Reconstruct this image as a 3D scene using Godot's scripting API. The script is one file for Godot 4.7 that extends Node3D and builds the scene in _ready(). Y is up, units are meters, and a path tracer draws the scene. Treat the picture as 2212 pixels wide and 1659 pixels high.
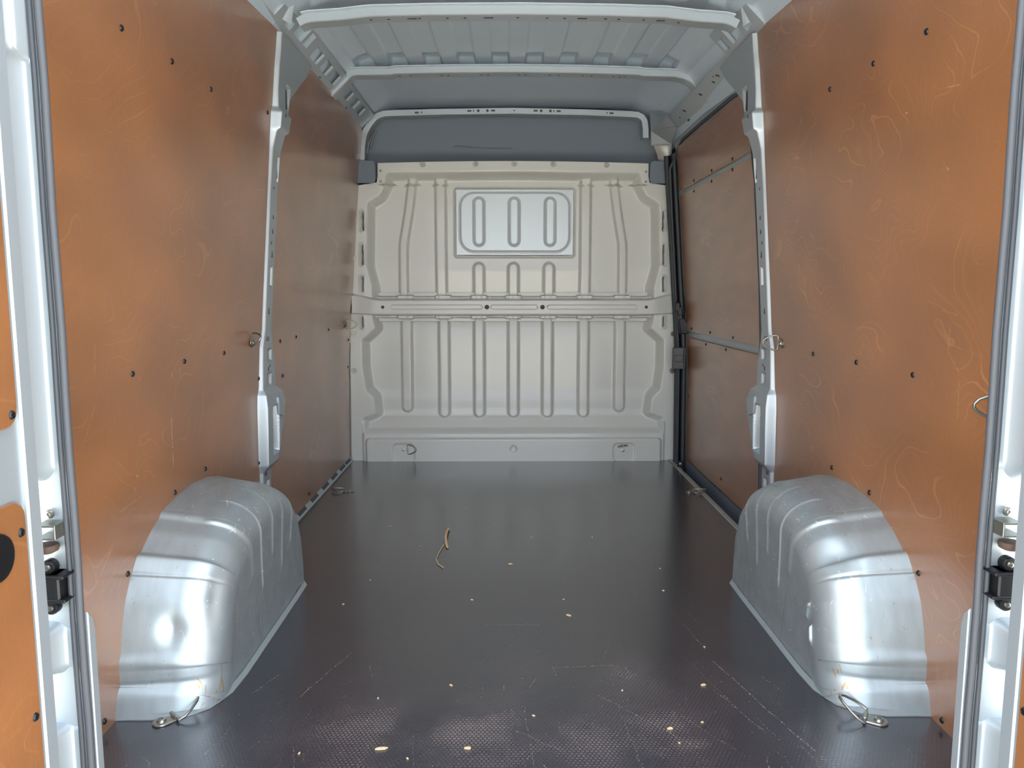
extends Node3D
# Empty cargo van seen from behind its open rear doors.
# Metres; y up; the load floor is y = 0; the van points to -z; the camera stands at z = 0.

const ZB := -4.36            # plane of the bulkhead flange
var M := {}                  # materials
var rng := RandomNumberGenerator.new()
var used := {}

func _ready() -> void:
	rng.seed = 77
	# ---------- camera ----------
	var cam := Camera3D.new()
	cam.name = "camera"
	var pitch := deg_to_rad(6.853)
	var yaw := deg_to_rad(0.548)
	var fw := Vector3(sin(yaw) * cos(pitch), -sin(pitch), -cos(yaw) * cos(pitch))
	var rt := fw.cross(Vector3.UP).normalized()
	cam.transform = Transform3D(Basis(rt, rt.cross(fw), -fw), Vector3(-0.046, 0.968, 0.0))
	cam.fov = rad_to_deg(2.0 * atan(829.5 / 1660.0))
	cam.near = 0.02
	cam.far = 400.0
	add_child(cam)
	cam.current = true
	# ---------- sky, sun, exposure ----------
	var we := WorldEnvironment.new()
	we.name = "world_environment"
	var env := Environment.new()
	env.background_mode = Environment.BG_SKY
	var sky := Sky.new()
	var sm := ProceduralSkyMaterial.new()
	sm.sky_top_color = Color(0.98, 1.03, 1.09)
	sm.sky_horizon_color = Color(0.86, 0.90, 0.95)
	sm.ground_horizon_color = Color(0.62, 0.61, 0.58)
	sm.ground_bottom_color = Color(0.5, 0.49, 0.46)
	sky.sky_material = sm
	env.sky = sky
	env.background_energy_multiplier = 1.0
	env.tonemap_mode = Environment.TONE_MAPPER_LINEAR
	env.tonemap_exposure = 4.6
	env.sdfgi_enabled = true
	env.ssao_enabled = true
	env.ssil_enabled = true
	we.environment = env
	add_child(we)
	var sun := DirectionalLight3D.new()
	sun.name = "sun"
	sun.light_color = Color(1.0, 0.965, 0.90)
	sun.light_energy = 3.1
	sun.light_angular_distance = 2.0
	sun.shadow_enabled = true
	sun.look_at_from_position(Vector3(4, 9, -4.5), Vector3.ZERO, Vector3.UP)
	add_child(sun)
	# ---------- build ----------
	materials()
	build_shell()
	build_roof()
	build_floor()
	build_bulkhead()
	build_front()
	build_lining()
	build_uprights()
	build_rails()
	build_arches()
	build_sliding_door()
	build_rear()
	build_rings()
	build_chips()

# =====================================================================
# helpers
# =====================================================================
class Geo:
	var p := PackedVector3Array()
	var flip := false
	func tri(a: Vector3, b: Vector3, c: Vector3) -> void:      # (a, b, c) counter-clockwise seen from the front; stored clockwise
		if flip:
			p.append_array(PackedVector3Array([a, b, c]))
		else:
			p.append_array(PackedVector3Array([a, c, b]))
	func quad(a: Vector3, b: Vector3, c: Vector3, d: Vector3) -> void:
		tri(a, b, c)
		tri(a, c, d)
	static func inset(poly: PackedVector2Array, d: float) -> PackedVector2Array:
		var o := PackedVector2Array()
		var n := poly.size()
		for i in n:
			var a := poly[(i + n - 1) % n]
			var b := poly[i]
			var c := poly[(i + 1) % n]
			var e1 := (b - a).normalized()
			var e2 := (c - b).normalized()
			var n1 := Vector2(-e1.y, e1.x)
			var n2 := Vector2(-e2.y, e2.x)
			var m := n1 + n2
			var k := m.length_squared()
			o.append(b + (m * (2.0 / k) * d if k > 0.2 else n1 * d))
		return o
	static func ccw(poly: PackedVector2Array) -> PackedVector2Array:
		var s := 0.0
		for i in poly.size():
			s += poly[i].cross(poly[(i + 1) % poly.size()])
		if s < 0.0:
			var r := poly.duplicate()
			r.reverse()
			return r
		return poly
	func prism(poly_in: PackedVector2Array, z0: float, z1: float, bevel := 0.0, t := Transform3D()) -> void:
		var poly := ccw(poly_in)
		var keep := flip
		if t.basis.determinant() < 0.0:
			flip = not flip
		var rings := []
		if bevel > 0.0:
			rings = [[inset(poly, bevel), z0], [poly, z0 + bevel], [poly, z1 - bevel], [inset(poly, bevel), z1]]
		else:
			rings = [[poly, z0], [poly, z1]]
		var n := poly.size()
		for k in rings.size() - 1:
			for i in n:
				var j := (i + 1) % n
				var a: Vector2 = rings[k][0][i]
				var b: Vector2 = rings[k][0][j]
				var c: Vector2 = rings[k + 1][0][j]
				var d: Vector2 = rings[k + 1][0][i]
				quad(t * Vector3(a.x, a.y, rings[k][1]), t * Vector3(b.x, b.y, rings[k][1]), t * Vector3(c.x, c.y, rings[k + 1][1]), t * Vector3(d.x, d.y, rings[k + 1][1]))
		var idx := Geometry2D.triangulate_polygon(poly)
		for side in 2:
			var r: PackedVector2Array = rings[0][0] if side == 0 else rings[-1][0]
			var z: float = rings[0][1] if side == 0 else rings[-1][1]
			for i in range(0, idx.size(), 3):
				var a := r[idx[i]]
				var b := r[idx[i + 1]]
				var c := r[idx[i + 2]]
				var up := (b - a).cross(c - a) > 0.0
				if up == (side == 1):
					tri(t * Vector3(a.x, a.y, z), t * Vector3(b.x, b.y, z), t * Vector3(c.x, c.y, z))
				else:
					tri(t * Vector3(a.x, a.y, z), t * Vector3(c.x, c.y, z), t * Vector3(b.x, b.y, z))
		flip = keep
	func box(c: Vector3, s: Vector3, bevel := 0.0, b := Basis()) -> void:
		var h := s * 0.5
		var k := minf(bevel, minf(h.x, minf(h.y, h.z)) * 0.8)
		var poly := PackedVector2Array([Vector2(-h.x, -h.y), Vector2(h.x, -h.y), Vector2(h.x, h.y), Vector2(-h.x, h.y)])
		if k > 0.0:
			poly = PackedVector2Array([Vector2(-h.x + k, -h.y), Vector2(h.x - k, -h.y), Vector2(h.x, -h.y + k), Vector2(h.x, h.y - k), Vector2(h.x - k, h.y), Vector2(-h.x + k, h.y), Vector2(-h.x, h.y - k), Vector2(-h.x, -h.y + k)])
		prism(poly, -h.z, h.z, k * 0.7, Transform3D(b, c))
	# sweep of a closed profile (x across, y up in the frame) along a path
	func sweep(path: PackedVector3Array, prof_in: PackedVector2Array, up: Vector3, closed := false, caps := true) -> void:
		var prof := ccw(prof_in).duplicate()
		prof.reverse()
		var n := path.size()
		var rows := []
		for i in n:
			var a := path[(i + n - 1) % n] if (closed or i > 0) else path[i]
			var c := path[(i + 1) % n] if (closed or i < n - 1) else path[i]
			var d := (c - a).normalized()
			var x := d.cross(up).normalized()
			var y := x.cross(d).normalized()
			var k := 1.0
			if i > 0 and i < n - 1 or closed:
				var d1 := (path[i] - a).normalized()
				k = 1.0 / maxf(0.5, d1.dot(d))
			var row := PackedVector3Array()
			for q in prof:
				row.append(path[i] + x * q.x * (k if absf(up.dot(x)) > 2.0 else 1.0) + y * q.y * k)
			rows.append(row)
		var m := prof.size()
		for i in (n if closed else n - 1):
			var r0: PackedVector3Array = rows[i]
			var r1: PackedVector3Array = rows[(i + 1) % n]
			for j in m:
				var j2 := (j + 1) % m
				quad(r0[j], r0[j2], r1[j2], r1[j])
		if caps and not closed:
			var idx := Geometry2D.triangulate_polygon(prof)
			for e in 2:
				var r: PackedVector3Array = rows[0] if e == 0 else rows[n - 1]
				for i in range(0, idx.size(), 3):
					if e == 0:
						tri(r[idx[i]], r[idx[i + 2]], r[idx[i + 1]])
					else:
						tri(r[idx[i]], r[idx[i + 1]], r[idx[i + 2]])
	func tube(path: PackedVector3Array, r: float, seg := 8, closed := false, up := Vector3(0.13, 0.97, 0.21)) -> void:
		var prof := PackedVector2Array()
		for i in seg:
			var a := TAU * i / seg
			prof.append(Vector2(cos(a), sin(a)) * r)
		sweep(path, prof, up, closed)
	# lathe round local y
	func lathe(prof: PackedVector2Array, t: Transform3D, seg := 16) -> void:
		for i in seg:
			var a0 := TAU * i / seg
			var a1 := TAU * (i + 1) / seg
			for k in prof.size() - 1:
				var p0 := prof[k]
				var p1 := prof[k + 1]
				quad(t * Vector3(cos(a0) * p0.x, p0.y, sin(a0) * p0.x), t * Vector3(cos(a1) * p0.x, p0.y, sin(a1) * p0.x), t * Vector3(cos(a1) * p1.x, p1.y, sin(a1) * p1.x), t * Vector3(cos(a0) * p1.x, p1.y, sin(a0) * p1.x))
	# plate on the local xy plane facing +z with real rectangular holes [x0, x1, y0, y1]
	func plate(t: Transform3D, x0: float, x1: float, y0: float, y1: float, holes: Array, thick: float) -> void:
		var keep := flip
		if t.basis.determinant() < 0.0:
			flip = not flip
		var xs := [x0, x1]
		var ys := [y0, y1]
		for h in holes:
			xs.append_array([h[0], h[1]])
			ys.append_array([h[2], h[3]])
		xs.sort()
		ys.sort()
		for i in xs.size() - 1:
			for j in ys.size() - 1:
				var a: float = xs[i]
				var b: float = xs[i + 1]
				var c: float = ys[j]
				var d: float = ys[j + 1]
				if b - a < 1e-5 or d - c < 1e-5:
					continue
				var mid := Vector2((a + b) / 2, (c + d) / 2)
				var open := false
				for h in holes:
					if mid.x > h[0] and mid.x < h[1] and mid.y > h[2] and mid.y < h[3]:
						open = true
				if not open:
					quad(t * Vector3(a, c, 0), t * Vector3(b, c, 0), t * Vector3(b, d, 0), t * Vector3(a, d, 0))
		for h in holes:
			var q := [Vector2(h[0], h[2]), Vector2(h[1], h[2]), Vector2(h[1], h[3]), Vector2(h[0], h[3])]
			for i in 4:
				var a: Vector2 = q[i]
				var b: Vector2 = q[(i + 1) % 4]
				quad(t * Vector3(a.x, a.y, 0), t * Vector3(a.x, a.y, -thick), t * Vector3(b.x, b.y, -thick), t * Vector3(b.x, b.y, 0))
		var o := [Vector2(x0, y0), Vector2(x1, y0), Vector2(x1, y1), Vector2(x0, y1)]
		for i in 4:
			var a: Vector2 = o[i]
			var b: Vector2 = o[(i + 1) % 4]
			quad(t * Vector3(a.x, a.y, -thick), t * Vector3(b.x, b.y, -thick), t * Vector3(b.x, b.y, 0), t * Vector3(a.x, a.y, 0))
		flip = keep
	func mesh(crease := 40.0) -> ArrayMesh:
		var n := p.size() / 3
		var fn := PackedVector3Array()
		fn.resize(n)
		var at := {}
		for f in n:
			var nn := (p[f * 3 + 2] - p[f * 3]).cross(p[f * 3 + 1] - p[f * 3])
			fn[f] = nn
			for k in 3:
				var key := Vector3i((p[f * 3 + k] * 20000.0).round())
				if not at.has(key):
					at[key] = PackedInt32Array()
				at[key].append(f)
		var nr := PackedVector3Array()
		nr.resize(p.size())
		var lim := cos(deg_to_rad(crease))
		for f in n:
			var me := fn[f].normalized()
			for k in 3:
				var key := Vector3i((p[f * 3 + k] * 20000.0).round())
				var s := Vector3.ZERO
				for g in at[key]:
					if fn[g].normalized().dot(me) > lim:
						s += fn[g]
				nr[f * 3 + k] = s.normalized() if s.length_squared() > 1e-18 else me
		var arr := []
		arr.resize(Mesh.ARRAY_MAX)
		arr[Mesh.ARRAY_VERTEX] = p
		arr[Mesh.ARRAY_NORMAL] = nr
		var am := ArrayMesh.new()
		am.add_surface_from_arrays(Mesh.PRIMITIVE_TRIANGLES, arr)
		return am

func put(called: String, mesh: Mesh, mat: Material, parent: Node = self) -> MeshInstance3D:
	var o := MeshInstance3D.new()
	o.name = numbered(called, parent)
	o.mesh = mesh
	o.material_override = mat
	parent.add_child(o, true)
	return o

func numbered(called: String, parent: Node) -> String:
	var key := str(parent.get_instance_id()) + called
	var n: int = used.get(key, 0)
	used[key] = n + 1
	return called if n == 0 else "%s_%03d" % [called, n]

func thing(called: String, label: String, category: String, at := Vector3.ZERO, group := "") -> Node3D:
	var o := Node3D.new()
	o.name = numbered(called, self)
	add_child(o, true)
	o.position = at
	tag(o, label, category, group)
	return o

func tag(o: Node, label: String, category: String, group := "") -> void:
	o.set_meta("label", label)
	o.set_meta("category", category)
	o.set_meta("kind", "thing")
	if group:
		o.set_meta("group", group)

func struct(o: Node, label := "", category := "") -> Node:
	o.set_meta("kind", "structure")
	if label:
		o.set_meta("label", label)
	if category:
		o.set_meta("category", category)
	return o

func sheet(nu: int, nv: int, f: Callable, flip := false) -> ArrayMesh:
	var v := PackedVector3Array()
	var uv := PackedVector2Array()
	var uv2 := PackedVector2Array()
	v.resize((nu + 1) * (nv + 1))
	uv.resize(v.size())
	for j in nv + 1:
		for i in nu + 1:
			v[j * (nu + 1) + i] = f.call(float(i) / nu, float(j) / nv)
			uv[j * (nu + 1) + i] = Vector2(float(i) / nu, float(j) / nv)
	var nr := PackedVector3Array()
	nr.resize(v.size())
	for j in nv + 1:
		for i in nu + 1:
			var du := v[j * (nu + 1) + mini(i + 1, nu)] - v[j * (nu + 1) + maxi(i - 1, 0)]
			var dv := v[mini(j + 1, nv) * (nu + 1) + i] - v[maxi(j - 1, 0) * (nu + 1) + i]
			var n := du.cross(dv).normalized()
			nr[j * (nu + 1) + i] = -n if flip else n
	var ix := PackedInt32Array()
	ix.resize(nu * nv * 6)
	var k := 0
	for j in nv:
		for i in nu:
			var a := j * (nu + 1) + i
			var b := a + 1
			var c := a + nu + 1
			var d := c + 1
			if flip:
				ix[k] = a; ix[k + 1] = b; ix[k + 2] = c; ix[k + 3] = b; ix[k + 4] = d; ix[k + 5] = c
			else:
				ix[k] = a; ix[k + 1] = c; ix[k + 2] = b; ix[k + 3] = b; ix[k + 4] = c; ix[k + 5] = d
			k += 6
	var arr := []
	arr.resize(Mesh.ARRAY_MAX)
	arr[Mesh.ARRAY_VERTEX] = v
	arr[Mesh.ARRAY_NORMAL] = nr
	arr[Mesh.ARRAY_TEX_UV] = uv
	arr[Mesh.ARRAY_INDEX] = ix
	var am := ArrayMesh.new()
	am.add_surface_from_arrays(Mesh.PRIMITIVE_TRIANGLES, arr)
	return am

func P2(a: Array) -> PackedVector2Array:
	var o := PackedVector2Array()
	for i in range(0, a.size(), 2):
		o.append(Vector2(a[i], a[i + 1]))
	return o

func rounded(x0: float, y0: float, x1: float, y1: float, r: float, n := 4) -> PackedVector2Array:
	var o := PackedVector2Array()
	for c in 4:
		var cx := x1 - r if c == 0 or c == 3 else x0 + r
		var cy := y1 - r if c < 2 else y0 + r
		for i in n + 1:
			var a := PI / 2 * (c + float(i) / n)
			o.append(Vector2(cx + cos(a) * r, cy + sin(a) * r))
	return o

func lerp_table(t: Array, y: float, col := 1) -> float:      # rows [y, a, b ...] with rising y
	if y <= t[0][0]:
		return t[0][col]
	for i in t.size() - 1:
		if y <= t[i + 1][0]:
			var k: float = (y - t[i][0]) / maxf(1e-6, t[i + 1][0] - t[i][0])
			return lerpf(t[i][col], t[i + 1][col], k)
	return t[-1][col]

const SIDE := [[-0.5, 0.932], [0.0, 0.93], [0.6, 0.922], [0.8, 0.91], [1.0, 0.893], [1.3, 0.870], [1.5, 0.854], [1.7, 0.836], [1.845, 0.822], [2.0, 0.80]]
func side_x(y: float) -> float:                              # half width of the lining at height y
	return lerp_table(SIDE, y)

func sst(a: float, b: float, x: float) -> float:
	var t := clampf((x - a) / (b - a), 0.0, 1.0)
	return t * t * (3.0 - 2.0 * t)

# =====================================================================
# materials
# =====================================================================
func mat(called: String, c: Color, rough: float, metal := 0.0, spec := 0.5) -> StandardMaterial3D:
	var m := StandardMaterial3D.new()
	m.resource_name = called
	m.albedo_color = c
	m.roughness = rough
	m.metallic = metal
	m.metallic_specular = spec
	M[called] = m
	return m

func noise(seed_: int, freq: float, oct := 1) -> FastNoiseLite:
	var n := FastNoiseLite.new()
	n.seed = seed_
	n.noise_type = FastNoiseLite.TYPE_SIMPLEX_SMOOTH
	n.frequency = freq
	n.fractal_type = FastNoiseLite.FRACTAL_FBM if oct > 1 else FastNoiseLite.FRACTAL_NONE
	n.fractal_octaves = oct
	return n

func materials() -> void:
	mat("silver_paint", Color(0.69, 0.725, 0.745), 0.42, 0.50)
	mat("roof_paint", Color(0.78, 0.84, 0.885), 0.45, 0.2)
	mat("zinc", Color(0.62, 0.61, 0.57), 0.32, 0.9)
	var bp := mat("bulkhead_paint", Color(0.84, 0.84, 0.81), 0.42, 0.0)
	bp.clearcoat_enabled = true
	bp.clearcoat = 0.6
	bp.clearcoat_roughness = 0.14
	mat("plate_paint", Color(0.82, 0.85, 0.86), 0.32, 0.15)
	mat("rubber", Color(0.23, 0.245, 0.265), 0.5)
	mat("seal_grey", Color(0.30, 0.31, 0.33), 0.55)
	mat("black_plastic", Color(0.075, 0.077, 0.085), 0.42)
	mat("dark_trim", Color(0.445, 0.487, 0.535), 0.5)
	mat("dark_inside", Color(0.27, 0.285, 0.30), 0.6)
	mat("sill_metal", Color(0.74, 0.74, 0.72), 0.4, 0.5)
	mat("screw_black", Color(0.06, 0.06, 0.07), 0.45)
	mat("chip_wood", Color(0.86, 0.76, 0.60), 0.8)
	mat("straw", Color(0.87, 0.73, 0.56), 0.8)
	mat("cavity", Color(0.36, 0.385, 0.40), 0.6)
	mat("clip_plastic", Color(0.36, 0.37, 0.36), 0.5)
	mat("rust", Color(0.36, 0.29, 0.25), 0.7, 0.3)
	mat("skin_grey", Color(0.50, 0.52, 0.54), 0.5, 0.4)
	mat("concrete", Color(0.66, 0.66, 0.645), 0.9)

func stroke(im: PackedByteArray, w: int, h: int, pts: PackedVector2Array, r: float, c: Color, a: float, gaps := 0.0) -> void:
	for k in pts.size() - 1:
		var n := int(pts[k].distance_to(pts[k + 1])) + 1
		for s in n + 1:
			if gaps > 0.0 and rng.randf() < gaps:
				continue
			var q := pts[k].lerp(pts[k + 1], float(s) / n)
			for yy in range(int(q.y - r), int(q.y + r) + 2):
				for xx in range(int(q.x - r), int(q.x + r) + 2):
					if xx < 0 or yy < 0 or xx >= w or yy >= h:
						continue
					var k2 := a * clampf(r + 0.5 - q.distance_to(Vector2(xx, yy)), 0.0, 1.0)
					if k2 <= 0.0:
						continue
					var at := (yy * w + xx) * 3
					im[at] = int(lerpf(im[at], c.r8, k2))
					im[at + 1] = int(lerpf(im[at + 1], c.g8, k2))
					im[at + 2] = int(lerpf(im[at + 2], c.b8, k2))

# varnished rotary-cut plywood: wandering contour lines of the veneer; marks = scratches [width mm, alpha, z, y, z, y ...]
func ply_texture(z0: float, y0: float, wide: float, high: float, px: float, seed_: int, marks: Array, swirl: float, amt := 1.0) -> ImageTexture:
	var w := int(wide / px)
	var h := int(high / px)
	var im := PackedByteArray()
	im.resize(w * h * 3)
	var n1 := noise(seed_, 1.0, 2)
	var n2 := noise(seed_ + 5, 1.5, 2)
	var n3 := noise(seed_ + 9, 1.0, 2)
	var fade := noise(seed_ + 13, 1.0, 1)
	for j in h:
		var y := (j + 0.5) * px
		for i in w:
			var z := (i + 0.5) * px
			var wv := n2.get_noise_2d(z * 3.0, y * 3.6) * 0.07
			var f := n1.get_noise_2d(z * 1.0 * swirl + wv, y * 2.0 * swirl + wv * 1.6) * 8.5 + y * 0.8
			var d := absf(f - floorf(f) - 0.5)
			var k := clampf(1.0 - d / 0.06, 0.0, 1.0)
			k *= clampf(0.45 + fade.get_noise_2d(z * 2.7 + 40.0, y * 3.1) * 1.3, 0.05, 1.0)
			var g := f * 2.0
			k += 0.22 * clampf(1.0 - absf(g - floorf(g) - 0.5) / 0.08, 0.0, 1.0)
			k *= amt
			var tone := 1.0 + 0.10 * n3.get_noise_2d(z * 2.2, y * 3.0) + 0.035 * n3.get_noise_2d(z * 260.0, y * 14.0)
			var at := (j * w + i) * 3
			im[at] = int(clampf(149.0 * tone + 19.0 * k, 0, 255))
			im[at + 1] = int(clampf(98.0 * tone + 17.0 * k, 0, 255))
			im[at + 2] = int(clampf(58.0 * tone + 12.0 * k, 0, 255))
	for mk in marks:
		var pts := PackedVector2Array()
		for q in range(2, mk.size(), 2):
			pts.append(Vector2((mk[q] - z0) / px, (y0 + high - mk[q + 1]) / px))
		stroke(im, w, h, pts, mk[0] * 0.0005 / px, Color(0.93, 0.80, 0.62), mk[1], 0.25)
	return ImageTexture.create_from_image(Image.create_from_data(w, h, false, Image.FORMAT_RGB8, im))

func ply_material(called: String, tex: Texture2D) -> StandardMaterial3D:
	var m := mat(called, Color.WHITE, 0.36, 0.0, 0.6)
	m.albedo_texture = tex
	m.clearcoat_enabled = true
	m.clearcoat = 0.8
	m.clearcoat_roughness = 0.24
	m.texture_repeat = false
	return m

# =====================================================================
# the outer shell
# =====================================================================
func build_shell() -> void:
	for s in [-1, 1]:
		var g := Geo.new()
		g.box(Vector3(s * 1.0, 0.95, -2.98), Vector3(0.03, 2.2, 3.44))
		struct(put("wall_left" if s < 0 else "wall_right", g.mesh(), M.skin_grey), "grey outer body side of the van behind the %s plywood lining" % ("left" if s < 0 else "right"))
	var g2 := Geo.new()
	g2.box(Vector3(0, 0.95, -4.72), Vector3(2.03, 2.2, 0.03))
	struct(put("wall_front", g2.mesh(), M.dark_inside), "dark closed front of the load space behind the bulkhead")
	var g3 := Geo.new()
	g3.box(Vector3(0, -0.09, -2.98), Vector3(2.03, 0.06, 3.5))
	struct(put("trim_1", g3.mesh(), M.skin_grey), "grey sheet metal underbody below the plywood floor")
	var g4 := Geo.new()
	g4.box(Vector3(0, -0.72, 0), Vector3(60, 0.1, 60))
	struct(put("ground", g4.mesh(), M.concrete), "pale concrete yard behind the van")
	# header over the rear doors, out of the frame, closes the roof
	var g5 := Geo.new()
	g5.box(Vector3(0, 1.91, -1.34), Vector3(2.03, 0.24, 0.14), 0.02)
	struct(put("trim_2", g5.mesh(), M.silver_paint), "silver header above the rear door opening")

# =====================================================================
# roof
# =====================================================================
func roof_y(x: float, z: float) -> float:
	var c := 1.953 + 0.036 * clampf(-z - 2.65, -1.5, 1.0) + (0.0 if -z < 3.65 else -0.006 * (-z - 3.65))
	var a := absf(x)
	return c + 0.012 - 0.018 * a * a - 0.05 * sst(0.64, 0.80, a) - 0.17 * sst(0.775, 0.90, a)

const BOWS := [-1.42, -2.76, -3.64, -4.40]
func build_roof() -> void:
	var f := func(u: float, v: float) -> Vector3:
		var x := lerpf(0.90, -0.90, u)
		var z := lerpf(-1.3, -4.48, v)
		var y := roof_y(x, z)
		if z > -3.66 and absf(x) < 0.72:
			var q := (x + 0.064) / 0.152 + 0.5
			var d := absf(q - floorf(q) - 0.5) * 0.152
			var rib := 1.0 - sst(0.034, 0.040, d)
			var pad := 0.0
			var far := 1.0
			for b in [-1.42, -2.72, -3.60]:
				if z > b - 0.035:
					pad = maxf(pad, sst(0.135, 0.020, z - b))
				else:
					pad = maxf(pad, sst(0.075, 0.035, b - z))
					far = minf(far, sst(0.06, 0.16, b - z))
			y += rib * (0.005 * far + 0.020 * pad)
		return Vector3(x, y, z)
	var sk := put("roof_skin", sheet(420, 300, f), M.roof_paint)
	sk.name = "ceiling"
	struct(sk, "blue-grey ribbed sheet metal roof skin seen from below", "ceiling")
	var g := Geo.new()
	g.box(Vector3(0, 2.07, -3.0), Vector3(2.03, 0.05, 3.5))
	struct(put("trim_3", g.mesh(), M.skin_grey), "outer roof panel of the van")
	# cross bows
	bow("roof_bow", "thick cream-lit roof bow nearest the camera with slotted lower flange", -2.72,
		[-0.745, 1.878, -0.725, 1.888, -0.70, 1.893, -0.60, 1.900, -0.50, 1.9115, -0.30, 1.917, 0.0, 1.920, 0.30, 1.917, 0.50, 1.9115, 0.60, 1.900, 0.70, 1.893, 0.73, 1.886, 0.75, 1.876], 0.024, 0.062, true)
	bow("roof_bow", "slim cream-lit roof bow between the ribbed roof skin and the bulkhead", -3.60,
		[-0.838, 1.857, -0.752, 1.942, -0.735, 1.952, -0.71, 1.957, -0.56, 1.958, -0.54, 1.963, -0.3, 1.968, 0.0, 1.971, 0.3, 1.968, 0.56, 1.961, 0.58, 1.956, 0.72, 1.953, 0.77, 1.944, 0.81, 1.926, 0.836, 1.898], 0.024, 0.07, false)

func bow(called: String, label: String, z: float, pts: Array, high: float, deep: float, slots: bool) -> void:
	var t := thing(called, label, "roof bow", Vector3(0, 0, z))
	var path := PackedVector3Array()
	for i in range(0, pts.size(), 2):
		path.append(Vector3(pts[i], pts[i + 1], 0))
	var b := 0.003
	var g := Geo.new()
	# frame: path runs to +x, up = y, so x axis of the profile is +z
	g.sweep(path, P2([0, 0.004, 0, -high + b, -b, -high, -deep, -high, -deep, -high + 0.004, -0.02, -high + 0.006, -0.012, 0.004]), Vector3.UP)
	put("beam", g.mesh(), M.silver_paint, t)
	# thin upper lip that the roof skin rests on
	var g2 := Geo.new()
	g2.sweep(path.slice(1, path.size() - 1), P2([0.022, 0.004, 0.022, 0.007, -0.012, 0.007, -0.012, 0.004]), Vector3.UP)
	put("lip", g2.mesh(), M.roof_paint, t)
	var xs := [-0.50, -0.44, -0.36, -0.335, -0.24, -0.18, -0.10, 0.0, 0.1, 0.16, 0.22, 0.30, 0.345, 0.43, 0.49, 0.55] if slots else [-0.52, -0.47, -0.33, -0.3, -0.15, -0.12, 0.02, 0.05, 0.16, 0.20, 0.31, 0.35, 0.45, 0.48, 0.5]
	for i in xs.size():
		var x: float = xs[i]
		var y := 0.0
		for k in path.size() - 1:
			if x >= path[k].x and x <= path[k + 1].x:
				y = lerpf(path[k].y, path[k + 1].y, (x - path[k].x) / (path[k + 1].x - path[k].x))
		var h := Geo.new()
		var big: bool = slots and i % 4 == 2
		h.prism(rounded(-0.017 if big else -0.005, -0.005, 0.017 if big else 0.005, 0.005, 0.0045), -0.0006, 0.0006, 0.0, Transform3D(Basis(Vector3.RIGHT, Vector3.BACK, Vector3.DOWN), Vector3(x, y - high - 0.0002, -deep * 0.5)))
		put("slot", h.mesh(), M.dark_inside, t)

# =====================================================================
# floor
# =====================================================================
func hex_images() -> Array:
	# one tile = 14 x 8 double rows of hexagons
	var W := 448
	var H := 444
	var col := PackedByteArray()
	var top := PackedByteArray()
	col.resize(W * H * 3)
	top.resize(W * H)
	var r := 16.0       # half pitch in pixels
	var row := 27.75    # row step
	for y in H:
		for x in W:
			var best := 1e9
			var j0 := int(floorf(y / row))
			var d := 0.0
			for j in [j0, j0 + 1]:
				var ox := r if posmod(j, 2) == 1 else 0.0
				var i := roundf((x - ox) / (2 * r))
				var dx := absf(x - ox - i * 2 * r)
				var dy := absf(y - j * row)
				var hd := maxf(dx, dx * 0.5 + dy * 0.866)
				best = minf(best, hd)
			var t := 1.0 - sst(r - 5.0, r - 2.0, best)
			top[y * W + x] = int(255.0 * t)
			var c := lerpf(40.0, 54.0, t)
			col[(y * W + x) * 3] = int(c - 1)
			col[(y * W + x) * 3 + 1] = int(c - 2)
			col[(y * W + x) * 3 + 2] = int(c + 6)
	return [Image.create_from_data(W, H, false, Image.FORMAT_RGB8, col), Image.create_from_data(W, H, false, Image.FORMAT_L8, top)]

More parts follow.
